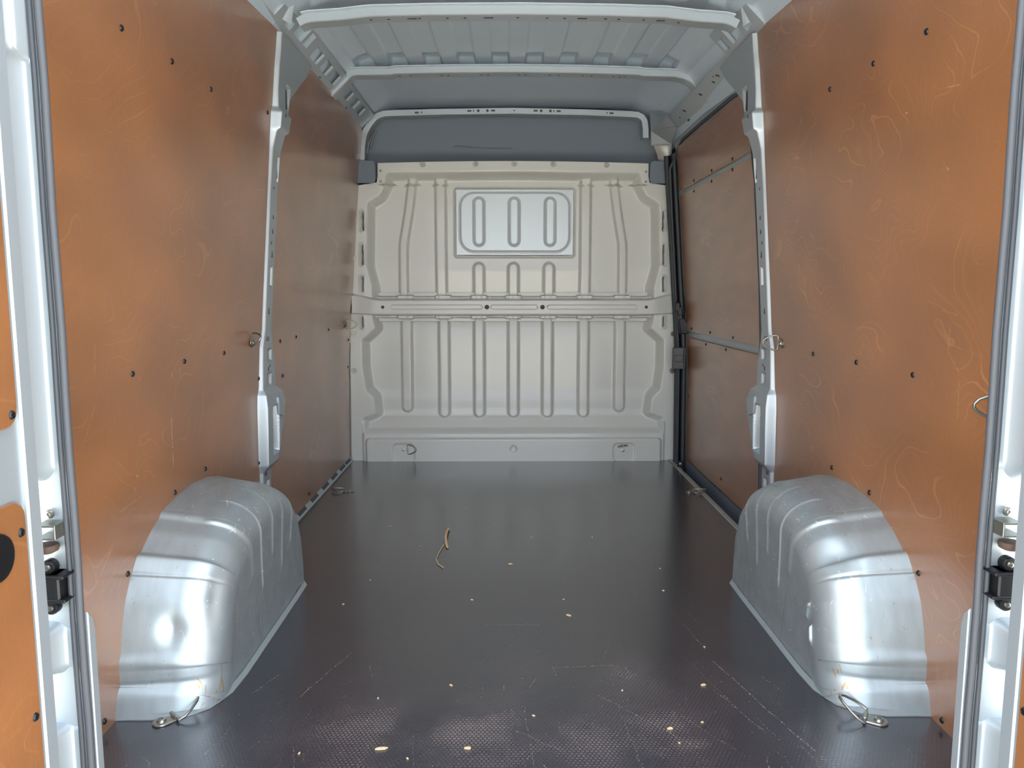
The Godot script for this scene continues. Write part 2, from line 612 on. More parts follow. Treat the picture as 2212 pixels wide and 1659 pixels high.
func wear_image() -> Image:
	# scuffs and scratches on the phenolic film; alpha = how worn
	var w := 960
	var h := 1550          # 2 mm a pixel, x -0.96..0.96, z -1.28..-4.38 (row 0 at the rear)
	var im := Image.create_empty(w, h, false, Image.FORMAT_RGBA8)
	im.fill(Color(0.56, 0.50, 0.49, 0.0))
	var n := noise(3, 0.006, 4)
	var n2 := noise(8, 0.05, 2)
	for y in h:
		var z := -1.28 - y * 0.002
		var zone := 1.0 - sst(-1.75, -2.3, z) if false else 1.0 - sst(1.75, 2.35, -z)
		for x in w:
			var xm := -0.96 + x * 0.002
			var patch := 0.0
			patch += 0.75 * exp(-(pow((xm + 0.20) / 0.20, 2) + pow((z + 1.63) / 0.09, 2)))
			patch += 0.80 * exp(-(pow((xm - 0.36) / 0.09, 2) + pow((z + 1.58) / 0.07, 2)))
			patch += 0.45 * exp(-(pow((xm - 0.05) / 0.5, 2) + pow((z + 1.5) / 0.2, 2)))
			patch += 0.35 * exp(-(pow((xm + 0.42) / 0.05, 2) + pow((z + 1.85) / 0.16, 2)))
			patch += 0.30 * exp(-(pow((xm - 0.25) / 0.3, 2) + pow((z + 1.85) / 0.12, 2)))
			var k := clampf(n.get_noise_2d(x, y) * 1.1 + 0.42, 0.0, 1.0) * patch + maxf(0.0, n2.get_noise_2d(x * 2.0, y * 0.5) - 0.45) * 0.5 * zone
			if k > 0.01:
				im.set_pixel(x, y, Color(0.50, 0.455, 0.45, minf(0.75, k * 1.25)))
	var line := func(a: Vector2, b: Vector2, al: float, wd: float) -> void:
		var len := int(a.distance_to(b) / 0.002) + 1
		var side := (b - a).normalized().orthogonal()
		for s in len:
			var q := a.lerp(b, float(s) / len) + side * (n2.get_noise_2d(s * 0.4, a.x * 900.0) * 0.004)
			var px := int((q.x + 0.96) / 0.002)
			var py := int((-1.28 - q.y) / 0.002)
			for dx in range(0, int(wd) + 1):
				if px + dx >= 0 and px + dx < w and py >= 0 and py < h and rng.randf() < 0.62:
					im.set_pixel(px + dx, py, Color(0.78, 0.72, 0.64, al))
	# long scratches seen in the rear half
	for L in [[0.63, -1.45, 0.50, -1.93, 0.9], [0.53, -1.6, 0.46, -1.78, 0.6], [0.18, -1.75, 0.37, -1.53, 0.8], [0.36, -1.66, 0.46, -1.50, 0.5], [-0.46, -1.98, -0.54, -1.75, 0.9], [-0.62, -1.86, -0.66, -1.77, 0.9], [0.07, -1.89, 0.24, -1.90, 0.8], [-0.10, -2.15, 0.06, -2.15, 0.5], [0.46, -2.25, 0.50, -2.0, 0.6], [-0.66, -1.62, -0.68, -1.52, 0.6], [-0.02, -1.60, 0.08, -1.52, 0.7], [0.22, -1.70, 0.24, -1.35, 0.35], [0.0, -1.7, 0.02, -1.3, 0.35], [-0.25, -1.6, -0.22, -1.35, 0.3], [0.43, -1.95, 0.52, -1.6, 0.25], [0.1, -1.6, 0.14, -1.4, 0.4], [-0.5, -1.55, -0.46, -1.4, 0.4]]:
		line.call(Vector2(L[0], L[1]), Vector2(L[2], L[3]), L[4] * 0.85, 0.0)
	for k in 240:
		var a := Vector2(rng.randf_range(-0.9, 0.9), -1.3 - pow(rng.randf(), 1.7) * 2.2)
		var d := Vector2(rng.randf_range(-0.05, 0.05), rng.randf_range(-0.12, 0.12)) * rng.randf()
		line.call(a, a + d, rng.randf_range(0.12, 0.5), 0.0)
	for k in 90:
		# dark scuffs further in
		var a := Vector2(rng.randf_range(-0.6, 0.75), rng.randf_range(-2.6, -4.3))
		var d := Vector2(rng.randf_range(-0.04, 0.04), rng.randf_range(-0.22, 0.22) * rng.randf())
		var len := int(d.length() / 0.002) + 1
		for q2 in len:
			var q := a + d * (float(q2) / len)
			var px := int((q.x + 0.96) / 0.002)
			var py := int((-1.28 - q.y) / 0.002)
			if px >= 0 and px < w and py >= 0 and py < h:
				im.set_pixel(px, py, Color(0.06, 0.06, 0.07, 0.8))
	for k in 700:
		var px := rng.randi_range(0, w - 1)
		var py := int(pow(rng.randf(), 1.6) * (h * 0.7))
		im.set_pixel(px, py, Color(0.82, 0.76, 0.68, rng.randf_range(0.2, 0.9)))
	return im

func build_floor() -> void:
	var m := mat("floor_film", Color.WHITE, 0.24, 0.0, 0.7)
	var im := hex_images()
	m.albedo_texture = ImageTexture.create_from_image(im[0])
	m.heightmap_enabled = true
	m.heightmap_texture = ImageTexture.create_from_image(im[1])
	m.heightmap_scale = 0.013
	m.clearcoat_enabled = true
	m.clearcoat = 0.8
	m.clearcoat_roughness = 0.22
	m.detail_enabled = true
	m.detail_blend_mode = BaseMaterial3D.BLEND_MODE_MIX
	m.detail_uv_layer = BaseMaterial3D.DETAIL_UV_2
	m.detail_albedo = ImageTexture.create_from_image(wear_image())
	m.detail_mask = m.heightmap_texture
	# the sheet: wide at the rear, up to the sills at the front
	var xl := -0.94
	var outline := [Vector2(-0.955, -1.28), Vector2(0.955, -1.28), Vector2(0.955, -2.60), Vector2(0.905, -2.62), Vector2(0.905, -4.37), Vector2(-0.922, -4.37), Vector2(-0.922, -2.62), Vector2(-0.955, -2.60)]
	var pv := PackedVector2Array(outline)
	var idx := Geometry2D.triangulate_polygon(pv)
	var v := PackedVector3Array()
	var nr := PackedVector3Array()
	var uv := PackedVector2Array()
	var uv2 := PackedVector2Array()
	for i in range(0, idx.size(), 3):
		var q := [pv[idx[i]], pv[idx[i + 1]], pv[idx[i + 2]]]
		# clockwise seen from above: x to the right, z towards the viewer
		if (q[1] - q[0]).cross(q[2] - q[0]) < 0.0:
			q = [q[0], q[2], q[1]]
		for c in q:
			v.append(Vector3(c.x, 0, c.y))
			nr.append(Vector3.UP)
			uv.append(Vector2(c.x / 0.133, c.y / 0.1318))
			uv2.append(Vector2((c.x + 0.96) / 1.92, (-1.28 - c.y) / 3.1))
	var arr := []
	arr.resize(Mesh.ARRAY_MAX)
	arr[Mesh.ARRAY_VERTEX] = v
	arr[Mesh.ARRAY_NORMAL] = nr
	arr[Mesh.ARRAY_TEX_UV] = uv
	arr[Mesh.ARRAY_TEX_UV2] = uv2
	var am := ArrayMesh.new()
	am.add_surface_from_arrays(Mesh.PRIMITIVE_TRIANGLES, arr)
	var fl := put("floor", am, m)
	struct(fl, "black plywood load floor with worn hexagon grip pattern", "floor")
	var g := Geo.new()
	g.prism(pv, -0.03, -0.001, 0.0, Transform3D(Basis(Vector3.RIGHT, Vector3(0, 0, 1), Vector3(0, -1, 0)).inverse() if false else Basis(Vector3(1, 0, 0), Vector3(0, 0, 1), Vector3(0, 1, 0)), Vector3.ZERO))
	var ed := put("board_edge", g.mesh(), M.black_plastic, fl)
	# left sill: silver flange with dark plugs along the foot of the front panel
	var sl := thing("sill_strip", "silver sill flange with dark rubber plugs along the left floor edge", "sill strip")
	var g2 := Geo.new()
	g2.prism(P2([-0.955, -0.01, -0.920, -0.004, -0.920, 0.003, -0.926, 0.006, -0.950, 0.036, -0.955, 0.036]), -4.36, -2.62)
	put("flange", g2.mesh(), M.silver_paint, sl)
	for z in [-4.27, -4.12, -3.92, -3.72, -3.50, -3.28, -3.11, -2.9]:
		var h := Geo.new()
		var bz := Vector3(0, 0, -1)
		var bn := Vector3(0.03, 0.024, 0).normalized()
		h.prism(P2([-0.06, 0.001, 0.06, 0.001, 0.06, 0.019, 0.035, 0.030, -0.035, 0.030, -0.06, 0.019]), -0.002, 0.004, 0.002, Transform3D(Basis(bz, bn.cross(bz), bn), Vector3(-0.9275, 0.0062, z)) * Transform3D(Basis(), Vector3.ZERO))
		put("plug", h.mesh(), M.rubber, sl)
	# right sill: pale threshold strip along the side door
	var sr := thing("threshold_strip", "pale narrow metal threshold strip along the right floor edge", "threshold strip")
	var g3 := Geo.new()
	g3.box(Vector3(0.912, 0.002, -3.49), Vector3(0.024, 0.006, 1.74), 0.002)
	put("strip", g3.mesh(), M.sill_metal, sr)
	for z in [-2.9, -3.25, -3.6, -3.95, -4.28]:
		put("screw", screw_mesh(0.0045), M.zinc, sr).transform = Transform3D(Basis(), Vector3(0.912, 0.005, z))

func screw_mesh(r: float) -> ArrayMesh:
	var key := "screw%f" % r
	if not M.has(key):
		var g := Geo.new()
		g.lathe(P2([0.0, r * 0.25, r * 0.35, r * 0.28, r * 0.4, r * 0.5, r * 0.75, r * 0.42, r, 0.0, r, -0.001]), Transform3D(), 12)
		g.flip = false
		M[key] = g.mesh(35)
	return M[key]

# =====================================================================
# bulkhead
# =====================================================================
const BL := [[0.0, 0.929], [0.257, 0.926], [0.523, 0.925], [0.89, 0.919], [1.148, 0.907], [1.377, 0.888], [1.503, 0.872], [1.553, 0.858], [1.560, 0.80], [1.568, 0.756], [1.60, 0.750], [1.69, 0.748]]
var basin := PackedVector2Array()

func seg_dist(q: Vector2, poly: PackedVector2Array) -> float:
	var best := 1e9
	var n := poly.size()
	var inside := false
	for i in n:
		var a := poly[i]
		var b := poly[(i + 1) % n]
		var ab := b - a
		var t := clampf((q - a).dot(ab) / ab.length_squared(), 0.0, 1.0)
		best = minf(best, q.distance_squared_to(a + ab * t))
		if (a.y > q.y) != (b.y > q.y) and q.x < (b.x - a.x) * (q.y - a.y) / (b.y - a.y) + a.x:
			inside = not inside
	return sqrt(best) if inside else -sqrt(best)

func stadium(x: float, y: float, xc: float, y0: float, y1: float, r: float) -> float:     # distance inside (+) a vertical stadium
	var cy := clampf(y, y0 + r, y1 - r)
	return r - Vector2(x - xc, y - cy).length()

func rrect(x: float, y: float, cx: float, cy: float, hx: float, hy: float, r: float) -> float:
	var d := Vector2(maxf(absf(x - cx) - hx + r, 0.0), maxf(absf(y - cy) - hy + r, 0.0))
	return r - d.length() + minf(0.0, 0.0) - (0.0 if d != Vector2.ZERO else 0.0) if d != Vector2.ZERO else minf(hx - absf(x - cx), hy - absf(y - cy)) + 0.0

func bulk_h(x: float, y: float) -> float:
	var ax := absf(x)
	var d := seg_dist(Vector2(ax, y), basin)
	var wide := 0.045
	var k := sst(0.0, wide, d)
	if y < 0.34:
		k *= sst(0.142, 0.30, y) * 0.72 + sst(0.142, 0.165, y) * 0.28
	var h := -0.066 * k
	# leaning upper edge of the lower field, shallow bulge
	if y < 0.86 and y > 0.66:
		h -= 0.020 * sst(0.70, 0.86, y) * k
	if y > 0.92:
		h -= 0.012 * sst(1.10, 0.95, y) * k
	h += 0.008 * sst(0.42, 0.34, y) * k
	# base field step
	var foot := rrect(x, y, 0.003, 0.06, 0.873, 0.195, 0.05)
	h += 0.010 * sst(0.0, 0.014, foot) * (1.0 - k)
	var box := rrect(x, y, 0.003, 0.03, 0.853, 0.108, 0.03)
	h += 0.016 * sst(0.0, 0.012, box) * sst(0.145, 0.125, y)
	# pads of the lashing rings and centre hole
	for px in [-0.628, 0.636]:
		h -= 0.006 * sst(0.0, 0.008, rrect(x, y, px, 0.05, 0.066, 0.056, 0.03))
	h -= 0.006 * sst(0.0, 0.006, stadium(x, y, 0.001, 0.050, 0.092, 0.021))
	# lower ribs
	var rib := 0.0
	if y < 0.9:
		for r in [[-0.611, 0.270], [-0.397, 0.238], [-0.195, 0.238], [0.001, 0.238], [0.197, 0.238], [0.405, 0.238], [0.614, 0.270]]:
			if absf(x - r[0]) < 0.05:
				rib = maxf(rib, sst(0.0, 0.017, stadium(x, y, r[0], r[1], 1.2, 0.038)))
	else:
		for r in [-0.195, 0.001, 0.203]:
			if absf(x - r) < 0.05:
				rib = maxf(rib, sst(0.0, 0.017, stadium(x, y, r, 0.5, 1.138, 0.038)))
		rib = maxf(rib, sst(0.0, 0.014, 0.036 - absf(ax - 0.408)) * sst(1.62, 1.58, y))
		var xi := lerp_table([[0.9, 0.625], [1.235, 0.620], [1.41, 0.588], [1.60, 0.562]], y)
		rib = maxf(rib, sst(0.0, 0.014, 0.030 - absf(ax - xi)) * sst(1.62, 1.58, y))
	h += 0.022 * rib * k
	# window blank frame
	var fr := rrect(x, y, 0.008, 1.352, 0.345, 0.197, 0.02)
	h += (0.013 * sst(0.0, 0.010, fr) - 0.014 * sst(0.013, 0.026, fr))
	# oblong openings on the side flanges
	for o in [[1.303, 1.412, 0.839], [1.115, 1.230, 0.845], [0.965, 1.053, 0.848], [0.765, 0.83, 0.853]]:
		if absf(ax - o[2]) < 0.03:
			var s := stadium(ax, y, o[2], o[0] - 0.012, o[1] + 0.012, 0.018)
			h += 0.004 * sst(0.0, 0.004, s)
			h -= 0.022 * sst(0.011, 0.014, s)
	return h

func build_bulkhead() -> void:
	basin = P2([0.0, 1.632, 0.700, 1.625, 0.713, 1.60, 0.716, 1.556, 0.744, 1.503, 0.815, 1.461, 0.818, 1.392, 0.828, 1.112, 0.800, 0.996, 0.800, 0.815, 0.788, 0.763, 0.862, 0.700, 0.864, 0.544, 0.847, 0.409, 0.803, 0.361, 0.794, 0.278, 0.868, 0.251, 0.876, 0.147, 0.0, 0.147, -0.5, 0.147, -0.5, 1.632])
	var t := thing("bulkhead", "ribbed beige steel bulkhead closing off the cab end of the load space", "bulkhead", Vector3(0.003, 0, ZB))
	var f := func(u: float, v: float) -> Vector3:
		var y := v * 1.684
		var half := lerp_table(BL, minf(y, 1.684))
		var x := lerpf(-half, half, u)
		var top := 1.684 - 0.012 * pow(x / 0.75, 2)
		y = minf(y, top)
		return Vector3(x, y, bulk_h(x, y))
	put("panel", sheet(400, 380, f), M.bulkhead_paint, t)
	# blanking plate with its three pressed slots
	var fp := func(u: float, v: float) -> Vector3:
		var x := lerpf(-0.318, 0.334, u)
		var y := lerpf(1.173, 1.531, v)
		var d := rrect(x, y, 0.009, 1.354, 0.311, 0.167, 0.085)
		var h := -0.014 + 0.006 * sst(0.004, 0.012, d) - 0.004 * (1.0 - sst(0.0, 0.004, absf(d)))
		for xc in [-0.192, 0.005, 0.206]:
			var s := stadium(x, y, xc, 1.215, 1.497, 0.038)
			h -= 0.017 * sst(0.0, 0.021, s)
		return Vector3(x, y, h - 0.0)
	put("window_blank", sheet(260, 150, fp), M.plate_paint, t)
	# cross bar
	var fb := func(u: float, v: float) -> Vector3:
		var x := lerpf(-0.905, 0.905, u)
		var y := lerpf(0.800, 0.962, v)
		var ax := absf(x)
		var lo := 0.843 + 0.006 * sst(0.76, 0.9, ax)
		var hi := 0.918 + 0.028 * sst(0.74, 0.90, ax)
		var h := 0.004 + 0.036 * sst(lo - 0.010, lo, y) * sst(hi + 0.010, hi, y)
		h -= 0.016 * sst(0.77, 0.90, ax) * sst(lo - 0.010, lo, y) * sst(hi + 0.010, hi, y)
		h -= 0.003 * sst(0.0, 0.002, absf(ax - 0.768) - 0.0) * 0.0
		if y < lo - 0.008 or y > hi + 0.008:
			# scalloped flanges that follow the ribs
			var tab := 0.0
			for xc in [-0.611, -0.397, -0.195, 0.001, 0.200, 0.407, 0.618]:
				tab = maxf(tab, sst(0.052, 0.040, absf(x - xc)))
			var reach := 0.022 + 0.006 * tab
			var out := (lo - y) if y < lo else (y - hi)
			var sq := 0.5 + 0.5 * sin(x * 105.0)
			h = (-0.026 + 0.012 * tab + 0.003 * sst(0.3, 0.7, sq)) if out < reach else -0.062
			if ax > 0.79:
				h = -0.06 if out > 0.010 else h
		for s in [[-0.685, -0.172], [-0.127, 0.137], [0.189, 0.698]]:
			var cx := clampf(x, s[0] + 0.013, s[1] - 0.013)
			var d := 0.013 - Vector2(x - cx, y - 0.882).length()
			h -= 0.0045 * sst(-0.001, 0.003, d)
		return Vector3(x, y, h)
	put("cross_bar", sheet(480, 60, fb), M.bulkhead_paint, t)
	for q in [[-0.148, 0.010], [0.163, 0.010], [-0.730, 0.006], [0.745, 0.006]]:
		var g := Geo.new()
		g.lathe(P2([0.0, 0.0, q[1], 0.0, q[1], 0.001, q[1] + 0.003, 0.0012, q[1] + 0.003, -0.001]), Transform3D(Basis(Vector3.RIGHT, Vector3.BACK, Vector3.DOWN), Vector3(q[0], 0.882, 0.0405)), 16)
		put("hole", g.mesh(), M.rust, t)
	# floor drain hole in the foot
	var gh := Geo.new()
	gh.lathe(P2([0.0, 0.0, 0.009, 0.0, 0.009, 0.001, 0.011, 0.0008, 0.011, -0.001]), Transform3D(Basis(Vector3.RIGHT, Vector3.BACK, Vector3.DOWN), Vector3(0.001, 0.071, 0.0115)), 16)
	put("hole", gh.mesh(), M.black_plastic, t)
	# dark backs of the oblong openings
	for s in [-1, 1]:
		for o in [[1.303, 1.412, 0.839], [1.115, 1.230, 0.845], [0.965, 1.053, 0.848], [0.765, 0.83, 0.853]]:
			var g := Geo.new()
			g.prism(rounded(s * o[2] - 0.0055, o[0], s * o[2] + 0.0055, o[1], 0.005), -0.0192, -0.016)
			put("slot", g.mesh(), M.dark_inside, t)
	# bolts with washers
	for q in [[-0.885, 1.382], [-0.895, 1.153], [-0.903, 0.942], [-0.905, 0.734], [-0.906, 0.521], [0.886, 1.381], [0.896, 1.149], [0.905, 0.939], [0.908, 0.730], [0.908, 0.519], [-0.50, 1.666], [-0.209, 1.668], [0.006, 1.670], [0.221, 1.668], [0.516, 1.664], [-0.733, 1.630], [-0.733, 1.573], [0.735, 1.628], [0.735, 1.573]]:
		var small: bool = absf(q[0]) > 0.7 and q[1] > 1.5
		var g := Geo.new()
		var r := 0.006 if small else 0.0085
		if not small:
			g.lathe(P2([0.0, 0.0025, 0.014, 0.0025, 0.0155, 0.0, 0.0155, -0.004]), Transform3D(Basis(Vector3.RIGHT, Vector3.BACK, Vector3.DOWN), Vector3(q[0], q[1], 0.003)), 18)
		g.lathe(P2([0.0, 0.007, r * 0.7, 0.007, r, 0.0045, r, 0.0]), Transform3D(Basis(Vector3.RIGHT, Vector3.BACK, Vector3.DOWN), Vector3(q[0], q[1], 0.003)), 6 if not small else 12)
		put("bolt", g.mesh(30), M.zinc, t)

# =====================================================================
# what stands above and beside the bulkhead
# =====================================================================
func build_front() -> void:
	# over-cab lining
	var t := thing("over_cab_panel", "dark blue-grey over-cab lining board above the bulkhead", "lining panel")
	var f := func(u: float, v: float) -> Vector3:
		var x := lerpf(-0.90, 0.90, u)
		var y := lerpf(1.60, 1.99, v)
		var z := -4.50 + 0.02 * sst(1.75, 1.70, y) + 0.02 * pow(x / 0.9, 2.0)
		z += 0.03 * sst(0.74, 0.84, absf(x))
		return Vector3(x, y, z)
	put("board", sheet(60, 24, f), M.dark_trim, t)
	var g := Geo.new()
	g.tube(PackedVector3Array([Vector3(-0.335, 1.785, -4.492), Vector3(-0.31, 1.789, -4.49), Vector3(-0.29, 1.785, -4.49), Vector3(-0.26, 1.784, -4.492), Vector3(-0.23, 1.779, -4.492), Vector3(-0.12, 1.777, -4.494), Vector3(0.0, 1.777, -4.495)]), 0.0018, 5)
	put("torn_edge", g.mesh(), M.skin_grey, t)
	for q in [[-0.765, 1.80, 0.20, -0.22], [-0.785, 1.775, 0.24, -0.22]]:
		var h := Geo.new()
		h.tube(PackedVector3Array([Vector3(q[0], q[1] + 0.06, -4.445), Vector3(q[0] - 0.02, q[1] + 0.02, -4.44), Vector3(q[0] - 0.03, q[1] - 0.04, -4.44)]), 0.006, 6)
		put("moulded_ridge", h.mesh(), M.skin_grey, t)
	# dark flaps that hang over the bulkhead's upper corners
	for s in [-1, 1]:
		var fl := thing("corner_flap", "dark square rubber flap covering the %s upper corner of the bulkhead" % ("left" if s < 0 else "right"), "flap", Vector3(s * 0.815, 1.617, ZB + 0.03))
		var h := Geo.new()
		h.prism(rounded(-0.062, -0.058, 0.062, 0.064, 0.022), -0.006, 0.006, 0.003)
		put("flap", h.mesh(), M.dark_trim, fl)
	# header hoop with its two bends
	var hd := thing("header_hoop", "silver hoop-shaped roof header with punched holes above the bulkhead", "roof header", Vector3(0, 0, -4.36))
	var path := PackedVector3Array()
	for q in [[-0.850, 1.660], [-0.845, 1.752], [-0.836, 1.815], [-0.820, 1.855], [-0.795, 1.895], [-0.770, 1.922], [-0.745, 1.940], [-0.71, 1.951], [-0.666, 1.954], [-0.4, 1.962], [0.0, 1.968], [0.4, 1.961], [0.64, 1.952], [0.69, 1.948], [0.722, 1.932], [0.740, 1.905], [0.747, 1.86], [0.748, 1.81]]:
		path.append(Vector3(q[0], q[1], 0))
	var g2 := Geo.new()
	g2.sweep(path, P2([0, 0, 0, -0.026, -0.004, -0.031, -0.07, -0.031, -0.07, -0.027, -0.01, -0.024, -0.01, 0]), Vector3(0, 0, 1).cross(Vector3.RIGHT) if false else Vector3(0.02, 1, 0))
	put("beam", hoop_mesh(path, 0.031, 0.075), M.silver_paint, hd)
	for q in [[-0.526, 1], [-0.499, 0], [-0.238, 1], [-0.215, 0], [-0.189, 2], [-0.139, 2], [-0.108, 1], [0.008, 0], [0.125, 1], [0.156, 2], [0.206, 2], [0.225, 0], [0.252, 1], [0.517, 0], [0.542, 1]]:
		var h := Geo.new()
		var y := 1.968 - 0.018 * pow(q[0] / 0.64, 2) - 0.0145
		if q[1] == 1:
			h.prism(P2([-0.011, -0.0045, 0.011, -0.0045, 0.011, 0.0045, -0.011, 0.0045]), 0.0, 0.0012, 0.0, Transform3D(Basis(), Vector3(q[0], y, 0)))
		else:
			var r := 0.0075 if q[1] == 2 else 0.004
			h.lathe(P2([0.0, 0.0012, r, 0.0012, r, 0.0]), Transform3D(Basis(Vector3.RIGHT, Vector3.BACK, Vector3.DOWN), Vector3(q[0], y, 0)), 12)
		put("hole", h.mesh(), M.dark_inside, hd)
	# light strip of bare flange beside the bulkhead's upper corners
	for s in [-1, 1]:
		var st := thing("body_flange", "narrow pale body flange beside the %s edge of the bulkhead" % ("left" if s < 0 else "right"), "flange")
		var rows := []
		for y in [0.0, 0.3, 0.6, 0.9, 1.15, 1.38, 1.5, 1.56]:
			rows.append(Vector2(lerp_table(BL, y) - 0.012, y))
		var poly := PackedVector2Array()
		for r in rows:
			poly.append(r)
		rows.reverse()
		for r in rows:
			poly.append(r + Vector2(0.034, 0))
		var h := Geo.new()
		h.prism(poly, -0.006, 0.0, 0.0, Transform3D(Basis(Vector3(s, 0, 0), Vector3.UP, Vector3.BACK), Vector3(0.003, 0, ZB - 0.012)))
		put("strip", h.mesh(), M.sill_metal, st)

func hoop_mesh(path: PackedVector3Array, high: float, deep: float) -> ArrayMesh:
	# channel that follows a path in the xy plane: face towards +z, flange to -z on the inside of the bend
	var g := Geo.new()
	var n := path.size()
	var inn := PackedVector3Array()
	for i in n:
		var d := (path[mini(i + 1, n - 1)] - path[maxi(i - 1, 0)]).normalized()
		inn.append(path[i] + Vector3(d.y, -d.x, 0) * high)
	for i in n - 1:
		var b := Vector3(0, 0, -deep)
		g.quad(inn[i], inn[i + 1], path[i + 1], path[i])
		g.quad(inn[i] + b, inn[i + 1] + b, inn[i + 1], inn[i])
		g.quad(path[i], path[i + 1], path[i + 1] + b * 0.3, path[i] + b * 0.3)
	return g.mesh(50)

# =====================================================================
# plywood lining
# =====================================================================
func ply_sheet(s: int, z0: float, z1: float, y0: float, y1: float, off: float, ztop: float = 0.0) -> ArrayMesh:
	# side panel between z0 (near) and z1 (far), following the body's side; uv runs along z and y
	var f := func(u: float, v: float) -> Vector3:
		var y := lerpf(y1, y0, v)
		var z := lerpf(z1, z0, u)
		return Vector3(s * (side_x(y) + off), y, z)
	return sheet(8, 40, f, s > 0)

func ply_back(s: int, z0: float, z1: float, y0: float, y1: float, off: float) -> ArrayMesh:
	var g := Geo.new()
	g.flip = s < 0
	var ys := []
	for k in 21:
		ys.append(lerpf(y0, y1, k / 20.0))
	for k in 20:
		var a: float = side_x(ys[k]) + off
		var b: float = side_x(ys[k + 1]) + off
		g.quad(Vector3(s * a, ys[k], z0), Vector3(s * b, ys[k + 1], z0), Vector3(s * (b + 0.007), ys[k + 1], z0), Vector3(s * (a + 0.007), ys[k], z0))
		g.quad(Vector3(s * a, ys[k], z1), Vector3(s * (a + 0.007), ys[k], z1), Vector3(s * (b + 0.007), ys[k + 1], z1), Vector3(s * b, ys[k + 1], z1))
		g.quad(Vector3(s * (a + 0.007), ys[k], z0), Vector3(s * (b + 0.007), ys[k + 1], z0), Vector3(s * (b + 0.007), ys[k + 1], z1), Vector3(s * (a + 0.007), ys[k], z1))
	return g.mesh()

func wall_screws(t: Node3D, s: int, off: float, list: Array) -> void:
	for q in list:
		var y: float = q[0]
		var dx := (side_x(y + 0.02) - side_x(y - 0.02)) / 0.04
		var n := Vector3(-s, dx, 0).normalized()
		var bx := n.cross(Vector3.BACK).normalized()
		put("screw", screw_mesh(0.0075), M.screw_black, t).transform = Transform3D(Basis(bx, n, bx.cross(n)), Vector3(s * (side_x(y) + off), y, q[1]))

